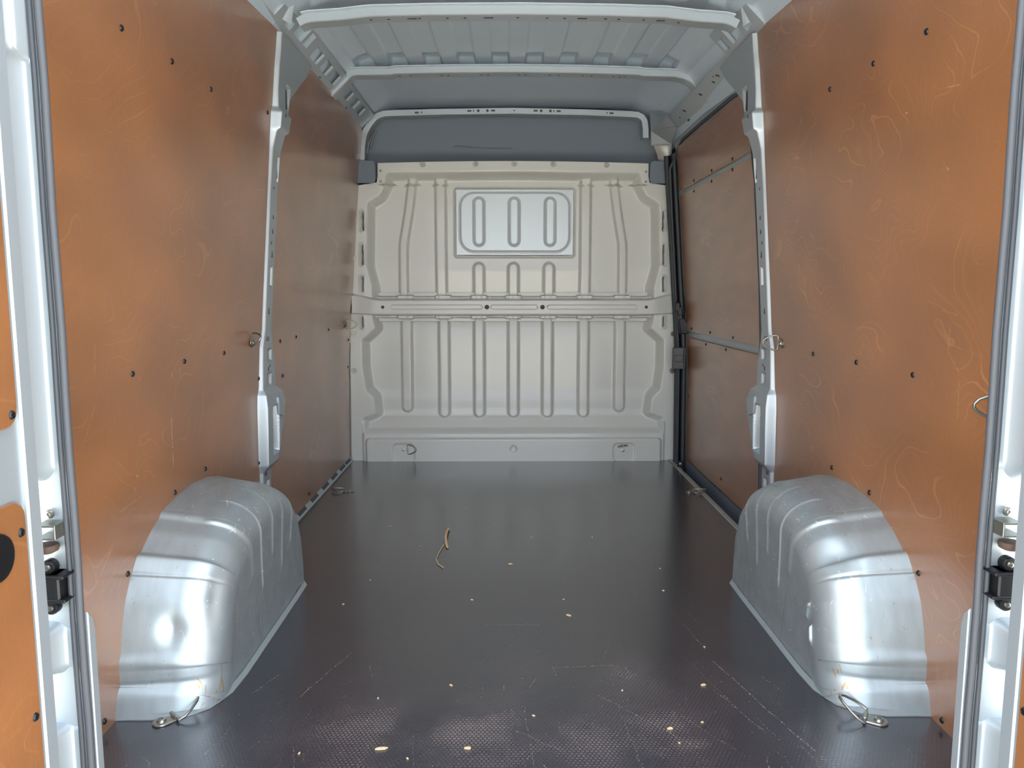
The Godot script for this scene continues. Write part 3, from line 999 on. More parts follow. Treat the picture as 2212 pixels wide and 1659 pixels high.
func build_lining() -> void:
	var marksL := []
	marksL = [[2.5, 0.8, -2.0, 0.64, -2.003, 0.56], [2.5, 0.8, -2.004, 0.55, -2.004, 0.51], [1.2, 0.7, -2.20, 0.685, -2.212, 0.63, -2.19, 0.58, -2.17, 0.55], [1.0, 0.6, -2.215, 0.66, -2.215, 0.69], [2.0, 0.7, -2.0, 0.745, -2.0, 0.76], [2.0, 0.7, -2.05, 0.75, -2.05, 0.765], [1.5, 0.6, -1.82, 0.76, -1.82, 0.77], [1.2, 0.6, -1.72, 0.47, -1.82, 0.48], [2.5, 0.7, -1.80, 0.535, -1.805, 0.53], [2.0, 0.6, -1.79, 0.51, -1.79, 0.50], [1.0, 0.4, -1.95, 0.45, -1.97, 0.49], [1.0, 0.4, -1.92, 0.45, -1.94, 0.49], [1.5, 0.4, -1.58, 0.66, -1.62, 0.73], [2, 0.4, -1.62, 0.86, -1.62, 0.80], [1.5, 0.5, -1.60, 0.35, -1.60, 0.37], [1.0, 0.4, -1.85, 1.28, -1.88, 1.29], [1.0, 0.5, -2.4, 0.76, -2.42, 0.77], [1.2, 0.4, -1.62, 0.30, -1.63, 0.36], [1.2, 0.5, -1.66, 1.30, -1.67, 1.30]]
	var marksR := [[1.0, 0.6, -1.66, 0.93, -1.6, 0.92], [1.2, 0.6, -1.63, 0.90, -1.64, 0.84, -1.60, 0.80], [1.2, 0.7, -1.60, 0.78, -1.605, 0.70], [1.5, 0.7, -1.59, 1.38, -1.63, 1.385], [3.0, 0.5, -1.79, 1.37, -1.80, 1.372], [3.0, 0.5, -1.63, 1.22, -1.635, 1.225], [2.5, 0.4, -2.42, 0.98, -2.42, 1.02], [1.2, 0.6, -2.1, 0.66, -2.12, 0.68], [1.2, 0.7, -2.35, 0.475, -2.39, 0.48, -2.36, 0.485], [1.0, 0.4, -2.2, 0.55, -2.23, 0.60], [1.0, 0.4, -1.65, 0.86, -1.52, 0.84], [1.0, 0.4, -1.62, 0.2, -1.63, 0.19]]
	var LR := ply_material("plywood_left", ply_texture(-2.80, -0.01, 1.5, 1.87, 0.0014, 11, marksL, 0.75))
	var RR := ply_material("plywood_right", ply_texture(-2.80, -0.01, 1.5, 1.87, 0.0014, 41, marksR, 1.1, 1.5))
	var FF := ply_material("plywood_front", ply_texture(-4.42, 0.0, 1.5, 1.87, 0.0025, 71, [[1.5, 0.3, -3.4, 0.35, -3.42, 0.38], [2, 0.3, -3.3, 0.55, -3.31, 0.57]], 0.6))
	M["plywood_front"] = FF
	var a := thing("plywood_panel", "large varnished plywood lining panel on the left side above the wheel arch", "plywood panel")
	put("board", ply_sheet(-1, -1.30, -2.80, -0.01, 1.86, 0.0), LR, a)
	put("board_edge", ply_back(-1, -1.30, -2.80, -0.01, 1.86, 0.0), M.straw, a)
	wall_screws(a, -1, 0.0, [[1.519, -1.703], [1.522, -1.95], [0.778, -1.785], [0.781, -2.076], [0.78, -2.372], [0.437, -2.005], [0.452, -2.216], [0.314, -1.736], [0.027, -1.603], [0.662, -2.715], [0.36, -2.705], [1.52, -2.2], [1.57, -2.7]])
	var b := thing("plywood_panel", "large varnished plywood lining panel on the right side above the wheel arch", "plywood panel")
	put("board", ply_sheet(1, -1.30, -2.80, -0.01, 1.86, 0.0), RR, b)
	put("board_edge", ply_back(1, -1.30, -2.80, -0.01, 1.86, 0.0), M.straw, b)
	wall_screws(b, 1, 0.0, [[1.517, -1.704], [1.519, -1.941], [1.522, -2.192], [0.774, -1.783], [0.777, -2.075], [0.776, -2.369], [0.66, -2.725], [0.355, -2.715], [0.45, -2.223], [0.437, -1.986], [0.311, -1.731], [0.018, -1.605], [1.62, -2.78], [1.54, -2.76]])
	var c := thing("plywood_panel", "dim plywood lining panel on the left between the body upright and the bulkhead", "plywood panel")
	put("board", ply_sheet(-1, -2.78, -4.42, 0.026, 1.86, 0.003), FF, c)
	put("board_edge", ply_back(-1, -2.78, -4.42, 0.026, 1.86, 0.003), M.straw, c)
	wall_screws(c, -1, 0.003, [[0.782, -3.802], [0.781, -3.207], [0.778, -2.98], [0.638, -3.024], [0.55, -4.3], [0.70, -4.3], [0.06, -3.4]])

# =====================================================================
# B-post uprights
# =====================================================================
# [y, near z, proud, far z]
const POST := [[0.10, -2.705, 0.012, -2.80], [0.32, -2.705, 0.012, -2.805], [0.345, -2.700, 0.034, -2.83], [0.48, -2.700, 0.036, -2.90], [0.555, -2.700, 0.036, -2.93], [0.60, -2.705, 0.030, -2.90], [0.62, -2.715, 0.016, -2.87], [0.70, -2.715, 0.014, -2.86], [0.77, -2.715, 0.013, -2.83], [0.83, -2.735, 0.012, -2.81], [0.98, -2.730, 0.012, -2.81], [1.33, -2.735, 0.010, -2.82], [1.46, -2.735, 0.012, -2.83], [1.52, -2.735, 0.022, -2.84], [1.53, -2.735, 0.034, -2.845], [1.585, -2.735, 0.036, -2.86], [1.60, -2.745, 0.020, -2.875], [1.66, -2.745, 0.016, -2.90], [1.74, -2.745, 0.016, -3.02], [1.79, -2.75, 0.016, -3.10], [1.85, -2.75, 0.016, -3.16]]

func build_uprights() -> void:
	for s in [-1, 1]:
		var t := thing("body_upright", "silver pressed steel body upright on the %s side with punched pockets" % ("left" if s < 0 else "right"), "body upright")
		# pockets [z0, z1, y0, y1, depth]
		var pk := [[-2.845, -2.765, 0.375, 0.555, 0.035], [-2.785, -2.735, 0.16, 0.285, 0.02], [-2.825, -2.765, 0.715, 0.765, 0.012], [-2.825, -2.765, 0.625, 0.675, 0.012], [-2.80, -2.765, 0.985, 1.06, 0.012], [-2.835, -2.80, 1.35, 1.45, 0.010], [-2.90, -2.84, 1.61, 1.70, 0.012]]
		var f := func(u: float, v: float) -> Vector3:
			var y := lerpf(0.10, 1.85, v)
			var zn := lerp_table(POST, y, 1)
			var pr := lerp_table(POST, y, 2)
			var zf := lerp_table(POST, y, 3)
			var e := 0.0
			var z := zn
			if u < 0.15:
				e = sst(0.0, 0.15, u)
				z = zn - 0.012 * u / 0.15
			elif u > 0.9:
				e = 1.0 - sst(0.9, 1.0, u)
				z = lerpf(zf, zf - 0.012, (u - 0.9) / 0.1)
			else:
				e = 1.0
				z = lerpf(zn - 0.012, zf, (u - 0.15) / 0.75)
			var x := side_x(y) - pr * e
			if u >= 0.15 and u <= 0.9:
				for k in pk:
					x += k[4] * sst(0.0, 0.010, minf(minf(k[1] - z, z - k[0]), minf(k[3] - y, y - k[2])))
			else:
				x += 0.002 * (1.0 - e)
			return Vector3(s * x, y, z)
		put("pressing", sheet(60, 420, f, s < 0 if false else s > 0), M.silver_paint, t)
		# dark openings inside the pockets and small punched marks
		var open_ := [[-2.835, -2.80, 0.40, 0.545], [-2.772, -2.752, 0.18, 0.265], [-2.83, -2.81, 1.37, 1.43], [-2.885, -2.865, 1.62, 1.69]]
		for o in open_:
			var pr: float = lerp_table(POST, (o[2] + o[3]) / 2, 2)
			var g := Geo.new()
			g.prism(rounded(o[0], o[2], o[1], o[3], 0.006), 0.0, 0.002, 0.0, Transform3D(Basis(Vector3.BACK, Vector3.UP, Vector3(-s, 0, 0)), Vector3(s * (side_x((o[2] + o[3]) / 2) - pr + (0.033 if o[2] < 0.5 and o[2] > 0.3 else (0.018 if o[2] < 0.3 else 0.009))), 0, 0)))
			put("opening", g.mesh(), M.dark_inside, t)
		for q in [[0.80, -2.76, 0.003, 0.008], [0.80, -2.778, 0.003, 0.008], [0.69, -2.782, 0.004, 0.008], [0.70, -2.80, 0.003, 0.005], [0.66, -2.765, 0.0, 0.0], [0.31, -2.735, 0.003, 0.007], [0.31, -2.75, 0.003, 0.007], [0.90, -2.77, 0.004, 0.012], [1.10, -2.78, 0.004, 0.012], [1.14, -2.77, 0.003, 0.006], [1.18, -2.78, 0.004, 0.008], [1.23, -2.78, 0.004, 0.007], [1.33, -2.775, 0.003, 0.005], [1.58, -2.79, 0.004, 0.005]]:
			if q[3] == 0.0:
				continue
			var pr := lerp_table(POST, q[0], 2)
			var g := Geo.new()
			g.prism(P2([-q[2], -q[3], q[2], -q[3], q[2], q[3], -q[2], q[3]]), -0.001, 0.0008, 0.0, Transform3D(Basis(Vector3.BACK, Vector3.UP, Vector3(-s, 0, 0)), Vector3(s * (side_x(q[0]) - pr), q[0], q[1])))
			put("punch_mark", g.mesh(), M.black_plastic, t)
		# latch tongue inside the big pocket
		var lt := Geo.new()
		lt.prism(P2([-2.88, 0.50, -2.83, 0.515, -2.825, 0.58, -2.835, 0.585, -2.90, 0.56]), -0.004, 0.006, 0.002, Transform3D(Basis(Vector3.BACK, Vector3.UP, Vector3(-s, 0, 0)), Vector3(s * (side_x(0.53) - 0.036), 0, 0)))
		put("latch_tongue", lt.mesh(), M.silver_paint, t)

# =====================================================================
# cant rails
# =====================================================================
func rail_frame(s: int, p0: Vector2) -> Transform3D:
	# local x = -z (forward), local y = up along the 45 degree face, local z = face normal (down and inwards)
	var up := Vector3(-s * 0.7071, 0.7071, 0)
	var n := Vector3(-s * 0.7071, -0.7071, 0)
	return Transform3D(Basis(Vector3(0, 0, -1), up, n), Vector3(s * p0.x, p0.y, 0))

func build_rails() -> void:
	var tl := thing("cant_rail", "silver cant rail with square cut-outs along the left roof edge", "cant rail")
	var fr := rail_frame(-1, Vector2(0.835, 1.845))
	var g := Geo.new()
	g.plate(fr, 1.30, 2.69, -0.004, 0.125, [[2.02, 2.14, 0.042, 0.094], [2.25, 2.37, 0.042, 0.094], [2.55, 2.672, 0.042, 0.094]], 0.012)
	g.plate(fr, 3.06, 3.60, -0.004, 0.118, [[3.127, 3.238, 0.042, 0.094], [3.285, 3.40, 0.042, 0.094], [3.442, 3.556, 0.042, 0.094]], 0.012)
	g.plate(fr, 3.66, 4.34, -0.004, 0.112, [[3.748, 3.846, 0.045, 0.095], [3.905, 4.003, 0.045, 0.095], [4.06, 4.158, 0.045, 0.095]], 0.012)
	put("rail", g.mesh(20), M.silver_paint, tl)
	var g2 := Geo.new()
	g2.plate(fr, 2.69, 3.06, -0.004, 0.150, [[2.775, 2.835, 0.047, 0.078], [2.875, 2.975, 0.052, 0.118], [3.0, 3.05, 0.052, 0.112]], 0.014)
	put("gusset", g2.mesh(20), M.silver_paint, tl)
	var bk := Geo.new()
	bk.plate(fr * Transform3D(Basis(), Vector3(0, 0, -0.05)), 1.30, 4.45, -0.01, 0.11, [], 0.004)
	put("rail_back", bk.mesh(), M.cavity, tl)
	for x in [2.62, 3.20, 3.36, 2.45, 3.9]:
		var h := Geo.new()
		h.prism(P2([-0.012, -0.003, 0.012, -0.003, 0.012, 0.003, -0.012, 0.003]), 0.0, 0.001, 0.0, fr * Transform3D(Basis(), Vector3(x, 0.022, 0)))
		put("punch_mark", h.mesh(), M.dark_inside, tl)
	for x in [2.70, 2.835]:
		var h := Geo.new()
		h.box(Vector3(x, 0.012, 0.002), Vector3(0.006, 0.03, 0.003), 0.001)
		var o := put("seam", h.mesh(), M.sill_metal, tl)
		o.transform = fr
	# cream-lit scoop between bow and rail, both sides
	var tr := thing("cant_rail", "silver cant rail and side door beam along the right roof edge", "cant rail")
	var f2 := rail_frame(1, Vector2(0.85, 1.82))
	var g3 := Geo.new()
	g3.plate(rail_frame(1, Vector2(0.862, 1.846)), 1.30, 2.67, -0.004, 0.15, [[2.56, 2.645, 0.055, 0.105], [2.30, 2.39, 0.055, 0.105]], 0.010)
	put("rail", g3.mesh(20), M.silver_paint, tr)
	for z in [2.602, 2.345]:
		var h := Geo.new()
		var o := rounded(-0.06, -0.04, 0.06, 0.04, 0.015)
		var i := rounded(-0.043, -0.025, 0.043, 0.025, 0.01)
		ring_prism(h, o, i, 0.0, 0.005, rail_frame(1, Vector2(0.862, 1.846)) * Transform3D(Basis(), Vector3(z, 0.08, 0)))
		put("pressed_frame", h.mesh(30), M.silver_paint, tr)
		var b := Geo.new()
		b.plate(rail_frame(1, Vector2(0.862, 1.846)) * Transform3D(Basis(), Vector3(z, 0.08, -0.010)), -0.05, 0.05, -0.032, 0.032, [], 0.003)
		put("pocket_floor", b.mesh(), M.roof_paint, tr)
	var g4 := Geo.new()
	g4.plate(f2, 2.67, 3.06, 0.0, 0.165, [[2.735, 2.80, 0.070, 0.098], [2.83, 2.95, 0.075, 0.140], [2.975, 3.04, 0.075, 0.125]], 0.014)
	put("gusset", g4.mesh(20), M.silver_paint, tr)
	var g5 := Geo.new()
	g5.plate(f2, 3.06, 4.36, -0.002, 0.066, [[3.11, 3.20, 0.006, 0.034]], 0.014)
	# under side of the box beam and its outer lip
	g5.quad(Vector3(0.85, 1.82, -2.95), Vector3(0.875, 1.79, -2.95), Vector3(0.875, 1.79, -4.30), Vector3(0.85, 1.82, -4.30))
	g5.quad(Vector3(0.875, 1.79, -2.95), Vector3(0.885, 1.742, -2.95), Vector3(0.885, 1.742, -4.30), Vector3(0.875, 1.79, -4.30))
	g5.quad(Vector3(0.885, 1.742, -2.95), Vector3(0.93, 1.74, -2.95), Vector3(0.93, 1.74, -4.30), Vector3(0.885, 1.742, -4.30))
	put("beam", g5.mesh(25), M.silver_paint, tr)
	for q in [[3.26, 0.035, 0.004, 0.013], [3.34, 0.028, 0.004, 0.010], [3.30, 0.045, 0.002, 0.004], [3.55, 0.030, 0.005, 0.012], [3.86, 0.030, 0.005, 0.012], [3.98, 0.022, 0.003, 0.006]]:
		var h := Geo.new()
		h.prism(P2([-q[3], -q[2], q[3], -q[2], q[3], q[2], -q[3], q[2]]), 0.0, 0.001, 0.0, f2 * Transform3D(Basis(Vector3.BACK, 0.5), Vector3(q[0], q[1], 0)))
		put("punch_mark", h.mesh(), M.black_plastic, tr)
	for z in [-3.25, -3.53, -3.9]:
		var h := Geo.new()
		h.prism(rounded(-0.022, -0.006, 0.022, 0.006, 0.0055), 0.0, 0.0015, 0.0, Transform3D(Basis(Vector3(0, 0, -1), Vector3(-0.64, 0.768, 0), Vector3(-0.768, -0.64, 0)), Vector3(0.8625, 1.805, z)))
		put("oblong_hole", h.mesh(), M.dark_inside, tr)
	# scoops at both ends of the near bow
	for s in [-1, 1]:
		var t: Node3D = tl if s < 0 else tr
		var h := Geo.new()
		h.flip = s < 0
		var a := Vector3(s * 0.745, 1.925, -2.70)
		var b := Vector3(s * 0.80, 1.885, -2.735)
		var c := Vector3(s * 0.835, 1.862, -2.70)
		var d := Vector3(s * 0.77, 1.868, -2.745)
		var e := Vector3(s * 0.775, 1.945, -2.70)
		h.tri(e, c, b)
		h.tri(e, b, a)
		h.tri(a, b, d)
		put("scoop", h.mesh(70), M.silver_paint, t)
	# bracket where the side beam meets the header
	var br := thing("corner_bracket", "shiny folded steel bracket at the front right roof corner", "bracket")
	var k := Geo.new()
	var p := [Vector3(0.748, 1.94, -4.34), Vector3(0.83, 1.955, -4.20), Vector3(0.85, 1.90, -4.10), Vector3(0.80, 1.865, -4.10), Vector3(0.755, 1.84, -4.33), Vector3(0.785, 1.90, -4.22), Vector3(0.85, 1.82, -4.12), Vector3(0.86, 1.76, -4.28), Vector3(0.76, 1.765, -4.34)]
	k.flip = true
	k.tri(p[0], p[1], p[5])
	k.tri(p[1], p[2], p[5])
	k.tri(p[2], p[3], p[5])
	k.tri(p[3], p[4], p[5])
	k.tri(p[4], p[0], p[5])
	k.tri(p[3], p[6], p[4])
	k.tri(p[6], p[7], p[4])
	k.tri(p[7], p[8], p[4])
	put("plate", k.mesh(20), M.silver_paint, br)
	for q in [[p[4], p[6]], [p[8], p[7]], [p[1], p[2]]]:
		var h := Geo.new()
		h.tube(PackedVector3Array([q[0] + Vector3(0, 0, 0.004), q[1] + Vector3(0, 0, 0.004)]), 0.003, 6)
		put("folded_edge", h.mesh(), M.sill_metal, br)
	# pale rounded foot of the front right post
	var pf := thing("post_foot", "pale rounded end of the front right post above the corner flap", "post")
	var ff := func(u: float, v: float) -> Vector3:
		var y := lerpf(1.665, 1.80, v)
		var a := lerpf(0.0, 1.0, u)
		var x := lerpf(0.80 - 0.03 * sst(1.70, 1.80, y) + 0.03 * sst(1.70, 1.665, y), 0.872, a)
		return Vector3(x, y, -4.36 + 0.03 * sin(a * PI * 0.6))
	put("post", sheet(16, 16, ff), M.sill_metal, pf)

func ring_prism(g: Geo, outer: PackedVector2Array, inner: PackedVector2Array, z0: float, z1: float, t: Transform3D) -> void:
	var keep := g.flip
	if t.basis.determinant() < 0.0:
		g.flip = not g.flip
	var n := outer.size()
	for i in n:
		var j := (i + 1) % n
		var a := outer[i]
		var b := outer[j]
		var c := inner[j]
		var d := inner[i]
		g.quad(t * Vector3(a.x, a.y, z1), t * Vector3(b.x, b.y, z1), t * Vector3(c.x, c.y, z1), t * Vector3(d.x, d.y, z1))
		g.quad(t * Vector3(a.x, a.y, z0), t * Vector3(b.x, b.y, z0), t * Vector3(b.x, b.y, z1), t * Vector3(a.x, a.y, z1))
		g.quad(t * Vector3(d.x, d.y, z1), t * Vector3(c.x, c.y, z1), t * Vector3(c.x, c.y, z0), t * Vector3(d.x, d.y, z0))
	g.flip = keep

# =====================================================================
# wheel arches
# =====================================================================
const ARCH := [[-1.655, 0.0], [-1.668, 0.055], [-1.682, 0.063], [-1.682, 0.108], [-1.690, 0.118], [-1.700, 0.18], [-1.722, 0.25], [-1.752, 0.295], [-1.757, 0.301], [-1.790, 0.338], [-1.800, 0.342], [-1.86, 0.380], [-1.925, 0.405], [-1.935, 0.414], [-2.03, 0.428], [-2.12, 0.434], [-2.22, 0.428], [-2.32, 0.408], [-2.42, 0.360], [-2.50, 0.285], [-2.548, 0.18], [-2.565, 0.08], [-2.57, 0.0]]

func arch_curve() -> PackedVector2Array:
	var raw := PackedVector2Array()
	for q in ARCH:
		raw.append(Vector2(q[0], q[1]))
	# resample evenly and soften slightly
	var total := 0.0
	for i in raw.size() - 1:
		total += raw[i].distance_to(raw[i + 1])
	var N := 240
	var out := PackedVector2Array()
	var seg := 0
	var run := 0.0
	for k in N + 1:
		var want := total * k / N
		while seg < raw.size() - 2 and run + raw[seg].distance_to(raw[seg + 1]) < want:
			run += raw[seg].distance_to(raw[seg + 1])
			seg += 1
		out.append(raw[seg].lerp(raw[seg + 1], clampf((want - run) / raw[seg].distance_to(raw[seg + 1]), 0.0, 1.0)))
	for pass_ in 3:
		var b := out.duplicate()
		for k in range(1, N):
			b[k] = (out[k - 1] + out[k] * 2.0 + out[k + 1]) / 4.0
		out = b
	return out

func arch_texture(seed_: int) -> ImageTexture:
	# u = along the arch (rear to front), v = from the lining over the shoulder and down the inner face
	var w := 1200
	var h := 900
	var im := PackedByteArray()
	im.resize(w * h * 3)
	var n := noise(seed_, 0.01, 3)
	for y in h:
		for x in w:
			var t := 1.0 + 0.05 * n.get_noise_2d(x, y)
			var at := (y * w + x) * 3
			im[at] = int(176 * t)
			im[at + 1] = int(186 * t)
			im[at + 2] = int(189 * t)
	var r := RandomNumberGenerator.new()
	r.seed = seed_
	for k in 330:
		var u := r.randf_range(0.12, 0.95) * w
		var v := (0.30 + 0.62 * r.randf()) * h
		if r.randf() < 0.2:
			u = r.randf_range(0.35, 0.6) * w
			v = r.randf_range(0.1, 0.5) * h
		var a := r.randf() * TAU
		var len := 4.0 + 26.0 * pow(r.randf(), 3.0)
		var q := Vector2(u, v)
		var pts := PackedVector2Array([q])
		for s in 3:
			a += r.randf_range(-0.6, 0.6)
			q += Vector2(cos(a), sin(a)) * len / 3
			pts.append(q)
		stroke(im, w, h, pts, r.randf_range(0.5, 1.3), Color(0.92, 0.95, 0.92), r.randf_range(0.3, 0.9), 0.1)
	for k in 26:
		var q := Vector2(r.randf_range(0.05, 0.4) * w, r.randf_range(0.05, 0.4) * h)
		stroke(im, w, h, PackedVector2Array([q, q + Vector2(r.randf_range(-8, 8), r.randf_range(-8, 8))]), 0.8, Color(0.35, 0.37, 0.38), 0.5, 0.3)
	# rusty brown rub marks at the rear foot of the inner corner
	for k in 14:
		var q := Vector2(r.randf_range(0.01, 0.06) * w, r.randf_range(0.40, 0.52) * h)
		stroke(im, w, h, PackedVector2Array([q, q + Vector2(r.randf_range(2, 14), r.randf_range(-18, 18))]), 1.6, Color(0.72, 0.60, 0.42), 0.6, 0.3)
	return ImageTexture.create_from_image(Image.create_from_data(w, h, false, Image.FORMAT_RGB8, im))

func build_arches() -> void:
	var curve := arch_curve()
	var N := curve.size() - 1
	var nrm := PackedVector2Array()
	for i in N + 1:
		var d := (curve[mini(i + 1, N)] - curve[maxi(i - 1, 0)]).normalized()
		nrm.append(Vector2(d.y, -d.x))          # turned inwards below
	for i in N + 1:
		if nrm[i].dot(Vector2(-2.1, 0.1) - curve[i]) < 0.0:
			nrm[i] = -nrm[i]
	for s in [-1, 1]:
		var t := thing("wheel_arch", "%s silver steel wheel arch, scratched, %s" % (["left", "smooth along its inner ribs"] if s < 0 else ["right", "dented on its rear shoulder with pressed pads inside"]), "wheel arch")
		var m := mat("arch_paint", Color.WHITE, 0.40, 0.6)
		m.albedo_texture = arch_texture(5 if s < 0 else 9)
		m.texture_repeat = false
		var R := 0.10
		var xw := 0.935
		var xi := 0.715
		var at_y := func(y: float) -> float:
			for i in N:
				if curve[i].y >= y:
					return float(i) / N
			return 0.5
		var u_b: float = at_y.call(0.338)
		var u_c: float = at_y.call(0.300)
		var u_d: float = at_y.call(0.120)
		var u_e: float = at_y.call(0.066)
		var u_a: float = at_y.call(0.402)
		var ribs := [0.36, 0.445, 0.53, 0.61, 0.70]
		var reach := [0.70, 0.80, 0.72, 0.80, 0.70]
		var f := func(u: float, v: float) -> Vector3:
			var i := clampi(int(u * N), 0, N - 1)
			var k := u * N - i
			var c := curve[i].lerp(curve[i + 1], k)
			var n := nrm[i].lerp(nrm[i + 1], k).normalized()
			var x := xw
			var in_ := 0.0
			var q := Vector3.ZERO
			var cen := Vector2(-2.12, 0.03)
			var nx := 0.0
			var pos := c
			if v < 0.32:
				x = lerpf(xw, xi + R, v / 0.32)
			elif v < 0.56:
				var a := (v - 0.32) / 0.24 * PI / 2
				x = xi + R - sin(a) * R
				in_ = (1.0 - cos(a)) * R
				nx = sin(a)
				pos = c + n * in_
			else:
				# inner face: draws the rounded outline in towards the floor
				var edge := c + n * (R + 0.0)
				var w := (v - 0.56) / 0.44
				x = xi + 0.004 * sin(w * PI)
				nx = 1.0
				pos = edge.lerp(Vector2(lerpf(edge.x, cen.x, 0.25), minf(edge.y, 0.0)), w)
			# raised beads that run over the shoulder and down the inner face
			pos += n * 0.17 * (xw - maxf(x, xi + 0.02)) * (1.0 - 0.6 * nx)
			var out := 0.0
			for r in ribs.size():
				var d := absf(u - ribs[r] - 0.02 * (v - 0.5))
				out += 0.0045 * (1.0 - sst(0.0, 0.0065, d)) * sst(0.30, 0.36, v) * (1.0 - sst(reach[r] - 0.04, reach[r], v))
			var face := 1.0 - sst(0.40, 0.54, v)
			out += 0.008 * (1.0 - sst(u_b - 0.003, u_b + 0.010, u)) * face
			out -= 0.003 * (1.0 - sst(0.0, 0.005, absf(u - u_c))) * face
			out += 0.007 * (1.0 - sst(0.0, 0.016, absf(u - u_d))) * face
			out -= 0.004 * (1.0 - sst(0.0, 0.006, absf(u - u_e))) * face
			out += 0.005 * (1.0 - sst(0.0, 0.014, absf(u - u_a))) * face
			if s > 0:
				# dent on the rear shoulder, two pressed pads on the inner face
				out -= 0.020 * exp(-(pow((u - 0.27) / 0.035, 2) + pow((v - 0.40) / 0.07, 2)))
				out += 0.008 * sst(0.0, 0.02, 0.035 - absf(v - 0.60)) * sst(0.0, 0.012, 0.022 - absf(u - 0.115))
				out += 0.008 * sst(0.0, 0.02, 0.07 - absf(v - 0.63)) * sst(0.0, 0.012, 0.020 - absf(u - 0.20 - (v - 0.63) * 0.3))
			else:
				out -= 0.012 * exp(-(pow((u - 0.14) / 0.02, 2) + pow((v - 0.30) / 0.06, 2)))
				out -= 0.007 * exp(-(pow((u - 0.20) / 0.05, 2) + pow((v - 0.44) / 0.03, 2)))
			pos -= n * out * (1.0 - nx)
			x -= out * nx
			return Vector3(s * x, maxf(pos.y, 0.001), pos.x)
		put("shell", sheet(440, 130, f, s < 0), m, t)
		# welded foot flange on the floor
		var pts := PackedVector3Array()
		for q in [[0.955, -1.648], [0.90, -1.650], [0.83, -1.650], [0.78, -1.662], [0.735, -1.70], [0.708, -1.77], [0.702, -1.86], [0.702, -2.1], [0.702, -2.36], [0.704, -2.46], [0.74, -2.53], [0.82, -2.56]]:
			pts.append(Vector3(s * q[0], 0.0005, q[1]))
		if s > 0:
			pts.reverse()
		var g := Geo.new()
		g.sweep(pts, P2([-0.013, 0.0, 0.013, 0.0, 0.013, 0.004, -0.002, 0.005, -0.013, 0.026]) if false else P2([-0.012, 0.0, 0.001, 0.0, 0.001, 0.0025, -0.004, 0.004, -0.012, 0.008]), Vector3.UP)
		put("foot_flange", g.mesh(), m, t)

